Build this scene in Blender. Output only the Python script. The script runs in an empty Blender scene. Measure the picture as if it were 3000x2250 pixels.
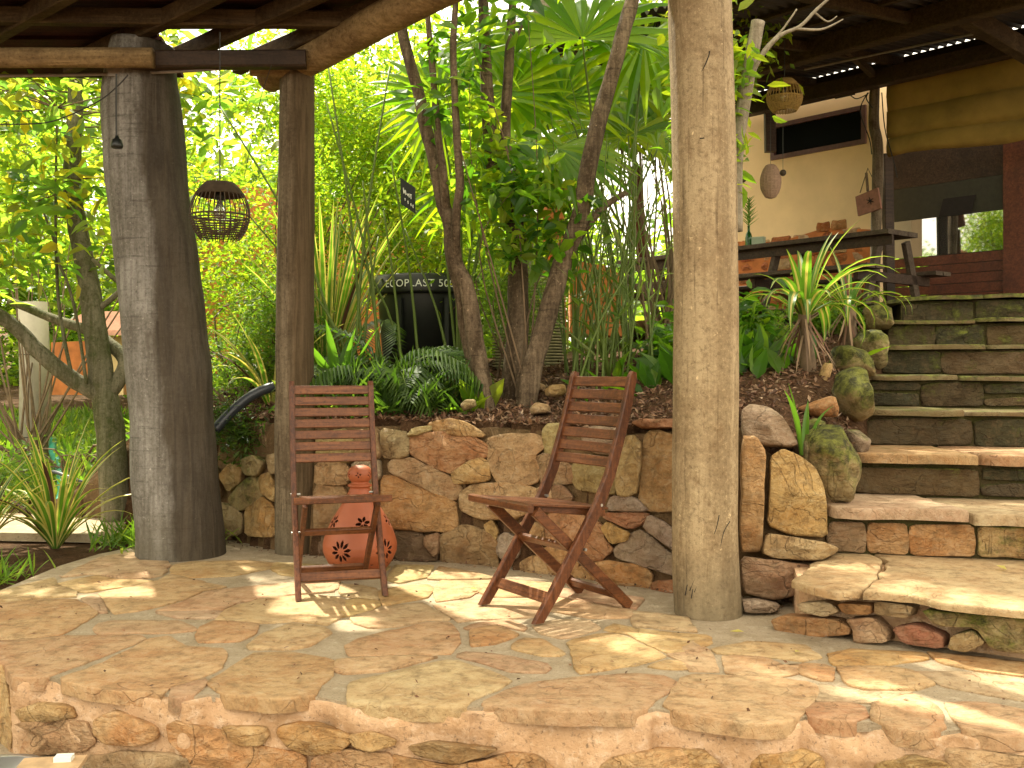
import bpy, math, random
import numpy as np
from mathutils import Vector, Matrix, noise
random.seed(7); rng = np.random.default_rng(7)
R = math.radians
sc = bpy.context.scene
COL = sc.collection

# ------------------------------------------------------------------ camera, world, sun, exposure
FG, HY, CX = 6600.0, 2400.0, 3318.0          # focal length, horizon, centre of the photo measured in enlarged pixels
cam_d = bpy.data.cameras.new('camera'); cam = bpy.data.objects.new('camera', cam_d); COL.objects.link(cam)
cam.location = (0, 0, 1.0); cam.rotation_euler = (R(90), 0, 0)
cam_d.sensor_width = 36; cam_d.lens = 36*FG/6636; cam_d.shift_y = -(2488.5-HY)/6636
cam_d.clip_start = 0.05; cam_d.clip_end = 500
sc.camera = cam
SUN_AZ = (-0.50, 0.86); SUN_EL = 56
w = bpy.data.worlds.new('World'); sc.world = w; w.use_nodes = True
nt = w.node_tree; nt.nodes.clear()
wo = nt.nodes.new('ShaderNodeOutputWorld'); bg = nt.nodes.new('ShaderNodeBackground'); sky = nt.nodes.new('ShaderNodeTexSky')
sky.sky_type = 'NISHITA'; sky.sun_disc = False; sky.sun_elevation = R(SUN_EL)
sky.sun_rotation = math.atan2(SUN_AZ[0], SUN_AZ[1])
sky.air_density = 1.0; sky.dust_density = 4.0; sky.ozone_density = 0.6
# thin bright cloud veil over the whole sky
tc = nt.nodes.new('ShaderNodeTexCoord'); cn = nt.nodes.new('ShaderNodeTexNoise'); cn.inputs['Scale'].default_value = 2.5; cn.inputs['Detail'].default_value = 6
cr = nt.nodes.new('ShaderNodeMapRange'); cr.inputs['From Min'].default_value = .3; cr.inputs['From Max'].default_value = .7
cr.inputs['To Min'].default_value = .62; cr.inputs['To Max'].default_value = .92
mx = nt.nodes.new('ShaderNodeMix'); mx.data_type = 'RGBA'; mx.inputs['B'].default_value = (13.7, 12.3, 9.4, 1)
nt.links.new(tc.outputs['Generated'], cn.inputs['Vector']); nt.links.new(cn.outputs['Fac'], cr.inputs['Value'])
nt.links.new(cr.outputs['Result'], mx.inputs['Factor']); nt.links.new(sky.outputs['Color'], mx.inputs['A'])
nt.links.new(mx.outputs['Result'], bg.inputs['Color']); bg.inputs['Strength'].default_value = 0.112
nt.links.new(bg.outputs['Background'], wo.inputs['Surface'])
sd = bpy.data.lights.new('sun', 'SUN'); sd.energy = 5.0; sd.angle = R(1.1); sd.color = (1.0, .94, .76)
sun = bpy.data.objects.new('sun', sd); COL.objects.link(sun)
ce = math.cos(R(SUN_EL)); n_ = math.hypot(*SUN_AZ)
SD = Vector((SUN_AZ[0]/n_*ce, SUN_AZ[1]/n_*ce, math.sin(R(SUN_EL))))
sun.rotation_euler = SD.to_track_quat('Z', 'Y').to_euler(); sun.location = SD*20
vs = sc.view_settings; vs.view_transform = 'Standard'; vs.look = 'None'; vs.exposure = 1.45; vs.gamma = 1; vs.use_curve_mapping = False
sc.render.engine = 'CYCLES'
cy = sc.cycles; cy.max_bounces = 8; cy.diffuse_bounces = 4; cy.transmission_bounces = 6; cy.transparent_max_bounces = 8; cy.caustics_reflective = False; cy.caustics_refractive = False
cy.use_denoising = True

# ------------------------------------------------------------------ helpers
def P(gx, gy, Y):
    return Vector(((gx-CX)/FG*Y, Y, 1-(gy-HY)/FG*Y))
def PZ(gx, gy, z):                            # where the sight line meets height z
    Y = FG*(1-z)/(gy-HY)
    return Vector(((gx-CX)/FG*Y, Y, z))
def fnoise(p, s=1.0, o=0.0):
    return noise.noise(Vector((p[0]*s+o, p[1]*s+o*1.7, p[2]*s-o)))
def props(o, label=None, cat=None, group=None, kind=None):
    if label: o['label'] = label
    if cat: o['category'] = cat
    if group: o['group'] = group
    if kind: o['kind'] = kind
    return o
def thing(name, label, cat, loc=(0,0,0), rz=0, group=None, kind=None):
    o = bpy.data.objects.new(name, None); COL.objects.link(o); o.location = loc; o.rotation_euler = (0,0,rz)
    o.empty_display_size = .1
    return props(o, label, cat, group, kind)
def mesh_np(name, V, F, mat=None, smooth=False, mats=None, midx=None):
    V = np.asarray(V, dtype=np.float32); F = np.asarray(F, dtype=np.int32)
    me = bpy.data.meshes.new(name); k = F.shape[1]
    me.vertices.add(len(V)); me.vertices.foreach_set('co', V.ravel())
    me.loops.add(F.size); me.loops.foreach_set('vertex_index', F.ravel())
    me.polygons.add(len(F)); me.polygons.foreach_set('loop_start', np.arange(0, F.size, k, dtype=np.int32))
    if mats:
        for m in mats: me.materials.append(m)
        if midx is not None: me.polygons.foreach_set('material_index', np.asarray(midx, dtype=np.int32))
    elif mat: me.materials.append(mat)
    me.update(calc_edges=True)
    me.polygons.foreach_set('use_smooth', np.full(len(F), smooth))
    return me
def link(name, me, parent=None, loc=None, local=False):
    o = bpy.data.objects.new(name, me); COL.objects.link(o)
    if parent is not None:
        o.parent = parent
    if loc is not None: o.location = loc
    return o
class MB:
    def __init__(s): s.v = []; s.f = []; s.mi = []
    def add(s, v, f, mi=0):
        b = len(s.v); s.v += [tuple(q) for q in v]; s.f += [tuple(b+i for i in q) for q in f]; s.mi += [mi]*len(f); return s
    def box(s, c, size, rot=None, mi=0):
        hx, hy, hz = [q/2 for q in size]; M = rot if rot is not None else Matrix.Identity(3)
        vs_ = [Vector(c)+M@Vector((x*hx, y*hy, z*hz)) for x in (-1,1) for y in (-1,1) for z in (-1,1)]
        return s.add(vs_, [(0,1,3,2),(4,6,7,5),(0,4,5,1),(2,3,7,6),(0,2,6,4),(1,5,7,3)], mi)
    def beam(s, a, b, w, h, up=(0,0,1), bev=0.0, mi=0):
        a = Vector(a); b = Vector(b); d = (b-a).normalized(); sd_ = d.cross(Vector(up)).normalized(); u = sd_.cross(d)
        e = bev
        if e <= 0: prof = [(-w/2,-h/2),(w/2,-h/2),(w/2,h/2),(-w/2,h/2)]
        else: prof = [(-w/2+e,-h/2),(w/2-e,-h/2),(w/2,-h/2+e),(w/2,h/2-e),(w/2-e,h/2),(-w/2+e,h/2),(-w/2,h/2-e),(-w/2,-h/2+e)]
        n = len(prof); v = [a+sd_*x+u*y for x,y in prof]+[b+sd_*x+u*y for x,y in prof]
        f = [(i,(i+1)%n,n+(i+1)%n,n+i) for i in range(n)]+[tuple(range(n-1,-1,-1)), tuple(range(n,2*n))]
        return s.add(v, f, mi)
    def tube(s, pts, rad, n=8, jit=0.0, seed=0, caps=True, mi=0, sc_=6):
        pts = [Vector(p) for p in pts]; m = len(pts)
        if not hasattr(rad, '__len__'): rad = [rad]*m
        ref = Vector((0,0,1)); d0 = (pts[1]-pts[0]).normalized()
        if abs(d0.dot(ref)) > .9: ref = Vector((1,0,0))
        v = []; sdv = d0.cross(ref).normalized()
        for i,p in enumerate(pts):
            d = (pts[min(i+1,m-1)]-pts[max(i-1,0)]).normalized()
            sdv = (sdv-d*sdv.dot(d)).normalized(); u = d.cross(sdv)
            for k in range(n):
                a = 2*math.pi*k/n; q = sdv*math.cos(a)+u*math.sin(a); r = rad[i]
                if jit: r *= 1+jit*fnoise(p+q*rad[i], sc_, seed)
                v.append(p+q*r)
        f = [(i*n+k, i*n+(k+1)%n, (i+1)*n+(k+1)%n, (i+1)*n+k) for i in range(m-1) for k in range(n)]
        if caps: f += [tuple(range(n-1,-1,-1)), tuple(range((m-1)*n, m*n))]
        return s.add(v, f, mi)
    def lathe(s, prof, n=24, c=(0,0,0), mi=0):
        v = [(c[0]+r*math.cos(2*math.pi*k/n), c[1]+r*math.sin(2*math.pi*k/n), c[2]+z) for r,z in prof for k in range(n)]
        f = [(i*n+k, i*n+(k+1)%n, (i+1)*n+(k+1)%n, (i+1)*n+k) for i in range(len(prof)-1) for k in range(n)]
        return s.add(v, f, mi)
    def ring(s, c, r, t, n=24, m=6, mi=0, sq=1):
        v = []; f = []
        for k in range(n):
            a = 2*math.pi*k/n
            for j in range(m):
                b = 2*math.pi*j/m; rr = r+t*math.cos(b); v.append((c[0]+rr*math.cos(a), c[1]+rr*math.sin(a), c[2]+t*sq*math.sin(b)))
        for k in range(n):
            for j in range(m): f.append((k*m+j, ((k+1)%n)*m+j, ((k+1)%n)*m+(j+1)%m, k*m+(j+1)%m))
        return s.add(v, f, mi)
    def build(s, name, mat, parent=None, smooth=False, world=True):
        me = bpy.data.meshes.new(name)
        v = s.v
        if parent is not None and world:
            M = Matrix.Translation(gloc(parent)).inverted() if True else None
            l = gloc(parent); v = [(q[0]-l[0], q[1]-l[1], q[2]-l[2]) for q in v]
        me.from_pydata(v, [], s.f)
        for m_ in (mat if isinstance(mat, (list,tuple)) else [mat]): me.materials.append(m_)
        if any(s.mi): me.polygons.foreach_set('material_index', s.mi)
        if smooth: me.polygons.foreach_set('use_smooth', [True]*len(s.f))
        me.update()
        return link(name, me, parent)
def gloc(o):
    l = Vector((0,0,0))
    while o is not None: l += o.location; o = o.parent
    return l
def curve_pts(pts, n):
    """Catmull-Rom through points"""
    pts = [Vector(p) for p in pts]; out = []
    for i in range(len(pts)-1):
        p0 = pts[max(i-1,0)]; p1 = pts[i]; p2 = pts[i+1]; p3 = pts[min(i+2,len(pts)-1)]
        for k in range(n):
            t = k/n; out.append(.5*((2*p1)+(p2-p0)*t+(2*p0-5*p1+4*p2-p3)*t*t+(3*p1-p0-3*p2+p3)*t*t*t))
    out.append(pts[-1]); return out
def lerp_list(a, n):
    x = np.linspace(0, len(a)-1, n); return list(np.interp(x, range(len(a)), a))

# ------------------------------------------------------------------ materials
def nmat(name):
    m = bpy.data.materials.new(name); m.use_nodes = True; t = m.node_tree; t.nodes.clear()
    out = t.nodes.new('ShaderNodeOutputMaterial'); b = t.nodes.new('ShaderNodeBsdfPrincipled'); t.links.new(b.outputs[0], out.inputs[0])
    return m, t, b, out
def N(t, typ, **kw):
    n = t.nodes.new('ShaderNode'+typ)
    for k,v in kw.items():
        if k in n.inputs: n.inputs[k].default_value = v
        else: setattr(n, k, v)
    return n
def L(t, a, b): t.links.new(a, b)
def mixc(t, fac, a, b, blend='MIX'):
    m = t.nodes.new('ShaderNodeMix'); m.data_type = 'RGBA'; m.blend_type = blend
    for sk, v in (('Factor', fac), ('A', a), ('B', b)):
        if isinstance(v, (int,float)): m.inputs[sk].default_value = v
        elif isinstance(v, tuple): m.inputs[sk].default_value = v+(1,) if len(v) == 3 else v
        else: L(t, v, m.inputs[sk])
    return m.outputs['Result']
def rng_(t, val, a, b, c=0, d=1):
    m = N(t, 'MapRange'); m.inputs['From Min'].default_value = a; m.inputs['From Max'].default_value = b
    m.inputs['To Min'].default_value = c; m.inputs['To Max'].default_value = d; L(t, val, m.inputs['Value']); return m.outputs['Result']
def math_(t, op, a, b=None):
    m = N(t, 'Math', operation=op)
    for i, v in enumerate((a,b)):
        if v is None: continue
        if isinstance(v, (int,float)): m.inputs[i].default_value = v
        else: L(t, v, m.inputs[i])
    return m.outputs[0]
def coords(t, scale=(1,1,1), kind='Object', rnd=True, rot=(0,0,0)):
    tc = N(t, 'TexCoord'); mp = N(t, 'Mapping'); mp.inputs['Scale'].default_value = scale; mp.inputs['Rotation'].default_value = rot
    L(t, tc.outputs[kind], mp.inputs['Vector'])
    if rnd:
        oi = N(t, 'ObjectInfo'); ml = math_(t, 'MULTIPLY', oi.outputs['Random'], 37.0); L(t, ml, mp.inputs['Location'])
    return mp.outputs[0]
def nz(t, vec, scale, detail=5, rough=.6, dist=0.0):
    n = N(t, 'TexNoise'); n.inputs['Scale'].default_value = scale; n.inputs['Detail'].default_value = detail
    n.inputs['Roughness'].default_value = rough; n.inputs['Distortion'].default_value = dist; L(t, vec, n.inputs['Vector']); return n.outputs['Fac']
def bump(t, b, h, strength=.5, dist=.01, prev=None):
    bp = N(t, 'Bump'); bp.inputs['Strength'].default_value = strength; bp.inputs['Distance'].default_value = dist
    L(t, h, bp.inputs['Height'])
    if prev is not None: L(t, prev, bp.inputs['Normal'])
    L(t, bp.outputs[0], b.inputs['Normal']); return bp.outputs[0]
def plain(name, col, rough=.6, metal=0, var=.25, sc_=20, bumpd=.002, spec=.5):
    m, t, b, o = nmat(name); v = coords(t); f = nz(t, v, sc_, 6)
    c = mixc(t, rng_(t, f, .3, .7), tuple(q*(1-var) for q in col), tuple(min(1,q*(1+var)) for q in col))
    L(t, c, b.inputs['Base Color']); b.inputs['Roughness'].default_value = rough; b.inputs['Metallic'].default_value = metal
    b.inputs['Specular IOR Level'].default_value = spec
    if bumpd: bump(t, b, f, .5, bumpd)
    return m
def stone_mat(name='sandstone', sx=(1,1,1), layered=(1,1,2.6), layk=.4, bs=.9, bd_=.03, frac=1.4):
    m, t, b, o = nmat(name); v = coords(t)
    oi = N(t, 'ObjectInfo'); base = oi.outputs['Color']
    vl = coords(t, layered, rot=(.15,.1,.3))
    big = nz(t, v, 4.5, 4, .6, .4); mid = nz(t, v, 18, 7, .7); lay = nz(t, vl, 14, 6, .65, 1.0); fine = nz(t, v, 130, 4, .7)
    hs = N(t, 'HueSaturation'); hs.inputs['Hue'].default_value = .475; hs.inputs['Saturation'].default_value = 1.25; hs.inputs['Value'].default_value = .72; L(t, base, hs.inputs['Color'])
    c = mixc(t, rng_(t, big, .42, .66, 0, .6), base, hs.outputs[0])
    h2 = N(t, 'HueSaturation'); h2.inputs['Hue'].default_value = .515; h2.inputs['Saturation'].default_value = .72; h2.inputs['Value'].default_value = 1.15; L(t, base, h2.inputs['Color'])
    c = mixc(t, rng_(t, lay, .5, .72, 0, layk), c, h2.outputs[0])
    c = mixc(t, rng_(t, mid, .34, .52, .6, 0), c, (.13,.085,.042)); c = mixc(t, rng_(t, mid, .54, .68, 0, .35), c, h2.outputs[0])
    c = mixc(t, rng_(t, fine, .28, .42, .6, 0), c, (.07,.05,.03))
    vc = coords(t, (1,1,1)); cn_ = nz(t, vc, 3.2, 3, .55, .8); rid = rng_(t, math_(t, 'ABSOLUTE', math_(t, 'SUBTRACT', cn_, .5)), .0, .007)
    c = mixc(t, math_(t, 'MULTIPLY', math_(t, 'SUBTRACT', 1.0, rid), rng_(t, big, .48, .62, 0, .55)), c, (.09,.055,.03))
    cn2 = nz(t, vl, 5.5, 4, .6, 1.5); rid2 = rng_(t, math_(t, 'ABSOLUTE', math_(t, 'SUBTRACT', cn2, .5)), .0, .02)
    c = mixc(t, math_(t, 'MULTIPLY', math_(t, 'SUBTRACT', 1.0, rid2), .35), c, hs.outputs[0])
    pit = nz(t, v, 48, 5, .8); c = mixc(t, rng_(t, pit, .62, .70, 0, .5), c, h2.outputs[0]); c = mixc(t, rng_(t, pit, .28, .38, .6, 0), c, (.13,.085,.045))
    # moss where the stone is damp
    at = N(t, 'Attribute', attribute_type='OBJECT', attribute_name='moss')
    g = N(t, 'NewGeometry'); sp = N(t, 'SeparateXYZ'); L(t, g.outputs['Normal'], sp.inputs[0])
    mo = math_(t, 'ADD', math_(t, 'MULTIPLY', sp.outputs['Z'], .22), nz(t, v, 7, 7, .75))
    thr = math_(t, 'SUBTRACT', 1.05, math_(t, 'MULTIPLY', at.outputs['Fac'], .75))
    mf = math_(t, 'MULTIPLY', rng_(t, math_(t, 'SUBTRACT', mo, thr), -.02, .16), .93)
    mossc = mixc(t, rng_(t, mid, .40, .62), (.024,.028,.006), (.15,.16,.024))
    c = mixc(t, mf, c, mossc)
    L(t, c, b.inputs['Base Color']); b.inputs['Roughness'].default_value = .82; b.inputs['Specular IOR Level'].default_value = .25
    h = math_(t, 'ADD', math_(t, 'MULTIPLY', lay, .5), math_(t, 'ADD', math_(t, 'MULTIPLY', mid, .8), math_(t, 'MULTIPLY', big, 1.2)))
    vr = N(t, 'TexVoronoi', feature='F1'); vr.inputs['Scale'].default_value = 7.0
    wv = N(t, 'VectorMath', operation='ADD'); L(t, vc, wv.inputs[0]); nzc = N(t, 'TexNoise'); nzc.inputs['Scale'].default_value = 5; L(t, vc, nzc.inputs['Vector']); sc2 = N(t, 'VectorMath', operation='SCALE'); sc2.inputs['Scale'].default_value = .22; L(t, nzc.outputs['Color'], sc2.inputs[0]); L(t, sc2.outputs[0], wv.inputs[1]); L(t, wv.outputs[0], vr.inputs['Vector'])
    h = math_(t, 'ADD', h, math_(t, 'MULTIPLY', vr.outputs['Distance'], frac))
    h = math_(t, 'ADD', h, math_(t, 'ADD', math_(t, 'MULTIPLY', rid, .35), math_(t, 'MULTIPLY', rid2, .12)))
    p = bump(t, b, h, bs, bd_); bump(t, b, math_(t, 'ADD', fine, pit), .6, .005, p)
    return m
M_STONE = stone_mat()
M_PAVE = stone_mat('paving_sandstone', layered=(1,1.6,1), layk=.30, bs=.65, bd_=.016, frac=.3)
def mortar(name, c1, c2, c3, s=30, fine=150):
    m, t, b, o = nmat(name); v = coords(t, rnd=False)
    a = nz(t, v, s, 8, .75); big = nz(t, v, 5, 5, .7); fi = nz(t, v, fine, 3, .7)
    c = mixc(t, rng_(t, big, .4, .62), c1, c2); c = mixc(t, rng_(t, a, .52, .66, 0, .7), c, c3)
    c = mixc(t, rng_(t, fi, .3, .42, .75, 0), c, tuple(q*.3 for q in c1))
    L(t, c, b.inputs['Base Color']); b.inputs['Roughness'].default_value = .95; b.inputs['Specular IOR Level'].default_value = .15
    p = bump(t, b, a, .8, .025); bump(t, b, fi, .7, .006, p); return m
M_MORTAR = mortar('patio_mortar', (.40,.32,.22), (.32,.25,.16), (.50,.42,.31), 22, 120)
M_RENDER = mortar('pink_rubble_mortar', (.62,.41,.25), (.48,.29,.15), (.74,.56,.40), 22, 70)
M_DIRTY = mortar('mossy_mortar', (.055,.040,.018), (.06,.058,.016), (.12,.085,.045), 16, 90)
M_EARTH = mortar('earth_between_stones', (.16,.095,.045), (.10,.065,.03), (.26,.17,.09), 18, 90)
M_CREAM = plain('cream_lime_plaster', (.84,.62,.35), .9, var=.09, sc_=2.2, bumpd=.012)
def soil_mat():
    m, t, b, o = nmat('leaf_litter_soil'); v = coords(t, rnd=False)
    a = nz(t, v, 12, 8, .8); fi = nz(t, v, 60, 5, .8); vo = N(t, 'TexVoronoi'); vo.inputs['Scale'].default_value = 45; L(t, v, vo.inputs['Vector'])
    c = mixc(t, rng_(t, a, .35, .65), (.045,.024,.012), (.14,.075,.038)); c = mixc(t, rng_(t, fi, .55, .7, 0, .8), c, (.28,.17,.09))
    L(t, c, b.inputs['Base Color']); b.inputs['Roughness'].default_value = .95; b.inputs['Specular IOR Level'].default_value = .1
    p = bump(t, b, a, .8, .05); bump(t, b, fi, .9, .015, p); return m
M_SOIL = soil_mat()
def wood(name, c1, c2, dark, axis=2, scale=1.0, rough=.55, spec=.4, crack=.5, bd=.004, ring=0.0, spots=0.0, side_tone=None):
    m, t, b, o = nmat(name); st = [22*scale]*3; st[axis] = 1.1*scale
    v = coords(t, tuple(st)); v1 = coords(t, (1,1,1))
    g = nz(t, v, 2.2, 6, .65, .6); big = nz(t, v1, 3, 4, .6, .3); st2 = [60*scale]*3; st2[axis] = 2.0*scale
    fi = nz(t, coords(t, tuple(st2)), 3, 3, .6)
    c = mixc(t, rng_(t, g, .40, .60), c1, c2); c = mixc(t, rng_(t, big, .45, .66, 0, .6), c, dark)
    c = mixc(t, rng_(t, fi, .28, .42, crack, 0), c, tuple(q*.4 for q in dark))
    if ring:
        sr = [2,2,2]; sr[axis] = 34; rr = nz(t, coords(t, tuple(sr)), 1.5, 5, .7)
        c = mixc(t, rng_(t, rr, .33, .44, ring, 0), c, tuple(q*.5 for q in dark))
    if spots:
        sp = nz(t, v1, 34, 3, .7); c = mixc(t, rng_(t, sp, .66, .74, 0, spots), c, tuple(min(.8,q*1.9) for q in c2))
        sp2 = nz(t, v1, 9, 6, .7); c = mixc(t, rng_(t, sp2, .3, .46, spots*.8, 0), c, dark)
    mo_ = nz(t, v1, 55, 6, .75); c = mixc(t, rng_(t, mo_, .34, .48, .55, 0), c, tuple(q*.5 for q in dark)); c = mixc(t, rng_(t, mo_, .54, .68, 0, .40), c, tuple(min(.8,q*1.5) for q in c2))
    sm_ = nz(t, coords(t, tuple(9 if i_ != axis else 2.2 for i_ in range(3))), 2.0, 5, .7, 1.2); c = mixc(t, rng_(t, sm_, .57, .68, 0, .65), c, dark)
    tcf = N(t, 'TexCoord'); sf_ = N(t, 'SeparateXYZ'); L(t, tcf.outputs['Object'], sf_.inputs[0])
    if axis == 2 and name.endswith(('column_wood','trunk_bark','post_wood')):   # splashed dirt and damp on the foot of the posts
        ft_ = rng_(t, math_(t, 'ADD', sf_.outputs['Z'], math_(t, 'MULTIPLY', big, -.35)), -.12, .12, .55, 0); c = mixc(t, ft_, c, (.10,.085,.055))
    if side_tone:     # a darker brown tone down one side of the trunk, with a ragged edge
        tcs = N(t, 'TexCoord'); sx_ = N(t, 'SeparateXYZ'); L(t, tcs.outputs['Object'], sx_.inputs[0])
        lean = math_(t, 'ADD', sx_.outputs['X'], math_(t, 'MULTIPLY', sx_.outputs['Z'], side_tone[1]))
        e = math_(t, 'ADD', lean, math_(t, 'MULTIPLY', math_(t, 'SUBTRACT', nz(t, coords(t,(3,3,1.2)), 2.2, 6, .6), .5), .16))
        f = rng_(t, e, side_tone[0]-.02, side_tone[0]+.03, 0, .85)
        c = mixc(t, f, c, mixc(t, rng_(t, g, .4, .6), side_tone[2], side_tone[3]))
    L(t, c, b.inputs['Base Color']); b.inputs['Roughness'].default_value = rough; b.inputs['Specular IOR Level'].default_value = spec
    bump(t, b, math_(t, 'ADD', math_(t, 'ADD', g, fi), mo_), .8, bd); return m
M_COL = wood('pale_column_wood', (.255,.185,.102), (.39,.295,.172), (.17,.105,.05), 2, .22, .7, .2, .7, .010, spots=.8, ring=.0)
M_TRUNKPOST = wood('grey_trunk_bark', (.155,.14,.12), (.28,.262,.235), (.09,.075,.055), 2, .4, .75, .3, .4, .008, ring=.6, spots=.6, side_tone=(-.05,.08,(.026,.017,.008),(.052,.036,.019)))
M_POST = wood('weathered_post_wood', (.12,.09,.055), (.20,.155,.10), (.06,.038,.02), 2, .8, .8, .2, .6, .008, side_tone=(.012,0,(.055,.036,.016),(.10,.066,.034)))
M_CHAIR = wood('oiled_chair_hardwood', (.070,.023,.009), (.145,.050,.019), (.032,.012,.006), 2, 1.3, .40, .28, .3, .0012)
M_CHAIRX = wood('oiled_chair_hardwood_slat', (.095,.032,.011), (.18,.066,.024), (.045,.016,.007), 0, 1.3, .40, .28, .3, .0012)
M_CHAIRY = wood('oiled_chair_hardwood_rail', (.080,.027,.010), (.155,.056,.020), (.037,.014,.006), 1, 1.3, .40, .28, .3, .0012)
M_BEAM = wood('brown_beam_wood', (.05,.032,.014), (.085,.055,.026), (.025,.014,.007), 0, .8, .8, .2, .5, .004)
M_LOGB = wood('tan_log_wood', (.22,.145,.062), (.32,.22,.105), (.09,.05,.022), 0, .6, .75, .25, .4, .006, spots=.3)
M_DARKW = wood('dark_stained_wood', (.035,.02,.012), (.06,.035,.02), (.015,.009,.006), 0, .8, .6, .3, .3, .002)
M_REDW = wood('red_brown_door_wood', (.09,.026,.013), (.14,.042,.020), (.04,.012,.007), 0, .6, .5, .4, .3, .002)
M_TABLEW = wood('grey_brown_table_wood', (.06,.042,.027), (.10,.075,.05), (.05,.03,.02), 0, .7, .7, .3, .4, .003)
M_BOARD = wood('maroon_roof_board', (.030,.008,.006), (.05,.014,.009), (.012,.005,.004), 0, .8, .8, .2, .4, .003)
M_BARK = wood('smooth_tree_bark', (.075,.050,.028), (.20,.145,.092), (.032,.020,.010), 2, .35, .85, .2, .4, .012, ring=.5, spots=.9)
M_BARKM = wood('mossy_tree_bark', (.10,.09,.05), (.20,.18,.12), (.05,.065,.012), 2, .35, .9, .2, .35, .01, spots=1.0)
M_PALE = wood('pale_grey_bark', (.20,.17,.12), (.30,.26,.19), (.17,.13,.08), 2, .4, .8, .2, .3, .006, ring=.3, spots=.5)
M_TWIG = plain('twig_bark', (.13,.085,.045), .85, var=.35)
M_BLACK = plain('black_plastic', (.010,.012,.010), .42, var=.2, bumpd=.0005)
M_CABLE = plain('black_cable', (.02,.018,.016), .5, bumpd=0)
M_PIPE = plain('grey_conduit', (.22,.19,.16), .5, bumpd=0)
M_HOSE = plain('black_hose_rubber', (.03,.035,.045), .4, bumpd=.0005)
M_GHOSE = plain('green_hose', (.02,.20,.13), .45, bumpd=.0005)
M_WHITE = plain('white_print', (.72,.74,.66), .6, var=.1, bumpd=0)
M_ORANGE = plain('orange_earth_plaster', (.50,.17,.05), .95, var=.28, sc_=6, bumpd=.015)
M_TERRA = plain('terracotta_clay', (.33,.088,.034), .55, var=.12, sc_=9, bumpd=.001)
M_TERRAIN = plain('dark_clay_inside', (.16,.05,.025), .9, var=.2)
M_CANVAS = plain('mustard_canvas', (.30,.20,.045), .9, var=.22, sc_=4, bumpd=.02)
M_CONC = plain('aged_concrete', (.42,.38,.30), .9, var=.18, sc_=6, bumpd=.006)
M_TIN = plain('dark_roof_iron', (.035,.026,.02), .6, var=.3, sc_=8)
M_WICKER = plain('brown_wicker', (.05,.032,.016), .7, var=.35, sc_=40)
M_WICKERY = plain('golden_wicker', (.42,.27,.08), .7, var=.25, sc_=40)
M_WICKERP = plain('pinkish_woven_fibre', (.42,.28,.20), .85, var=.25, sc_=50)
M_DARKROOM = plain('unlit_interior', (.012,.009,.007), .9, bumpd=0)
M_FRAMEP = plain('purple_brown_frame_paint', (.12,.055,.045), .6, var=.2)
M_ROOFRED = plain('pinkish_tile_roof', (.55,.28,.20), .8, var=.2)
M_LITTER = None
def island_mat(name, stops, rough=.55, trans=None, tfac=.45, spec=.4, uvstripe=None):
    m, t, b, o = nmat(name); g = N(t, 'NewGeometry'); cr_ = N(t, 'ValToRGB')
    el = cr_.color_ramp.elements; n = len(stops)
    for i, c in enumerate(stops):
        e = el[i] if i < 2 else el.new(i/(n-1))
        e.position = i/(n-1) if i < 2 and n == 2 else e.position
        e.color = c+(1,)
    # re-space stops
    for i, e in enumerate(sorted(el, key=lambda q: q.position)): pass
    for i in range(n): el[i].position = i/(n-1)
    for i in range(n): el[i].color = stops[i]+(1,)
    L(t, g.outputs['Random Per Island'], cr_.inputs['Fac'])
    c = cr_.outputs['Color']
    L(t, c, b.inputs['Base Color']); b.inputs['Roughness'].default_value = rough; b.inputs['Specular IOR Level'].default_value = spec
    if trans:
        tr = N(t, 'BsdfTranslucent'); tcx = mixc(t, 1.0, c, trans, 'MULTIPLY'); L(t, tcx, tr.inputs['Color'])
        ms = N(t, 'MixShader'); ms.inputs[0].default_value = tfac; L(t, b.outputs[0], ms.inputs[1]); L(t, tr.outputs[0], ms.inputs[2]); L(t, ms.outputs[0], o.inputs[0])
    return m
# leaf reflectance near .1, transmitted light is yellower and brighter
TR = (3.6,3.6,1.5)
M_LFINE = island_mat('fine_yellow_green_leaves', [(.07,.14,.012),(.11,.18,.018),(.14,.19,.015),(.19,.21,.02),(.05,.11,.014)], trans=TR, tfac=.6)
M_LDARK = island_mat('deep_green_leaves', [(.02,.055,.008),(.04,.10,.012),(.07,.14,.014),(.12,.18,.016)], .4, trans=(3.6,3.6,1.0), tfac=.5)
M_LBIG = island_mat('broad_mottled_leaves', [(.05,.12,.02),(.09,.16,.03),(.15,.19,.025),(.05,.11,.03),(.22,.18,.02),(.08,.15,.04)], .4, trans=TR, tfac=.6)
M_PALM = island_mat('fan_palm_leaf', [(.05,.12,.010),(.11,.18,.012),(.17,.22,.013)], .34, trans=(4.4,4.0,.9), tfac=.6)
M_FROND = island_mat('pinnate_palm_leaf', [(.025,.055,.010),(.045,.085,.013),(.08,.13,.022)], .35, trans=(2.6,2.8,1.0), tfac=.35)
M_REED = island_mat('reed_stem_green', [(.05,.10,.015),(.08,.14,.02),(.11,.15,.025),(.10,.09,.035)], .5, trans=(3,3,1), tfac=.2)
M_STRAPG = island_mat('strap_leaf_green', [(.05,.12,.015),(.07,.16,.02),(.10,.17,.03)], .35, trans=(2.8,2.8,1.0), tfac=.4)
M_STRAPY = island_mat('strap_leaf_yellow_margin', [(.38,.36,.07),(.48,.42,.12),(.42,.42,.16)], .4, trans=(1.6,1.5,.9), tfac=.4)
M_GRASS = island_mat('ground_cover_green', [(.05,.11,.012),(.09,.16,.02),(.15,.19,.03)], .6, trans=TR, tfac=.4)
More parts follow.
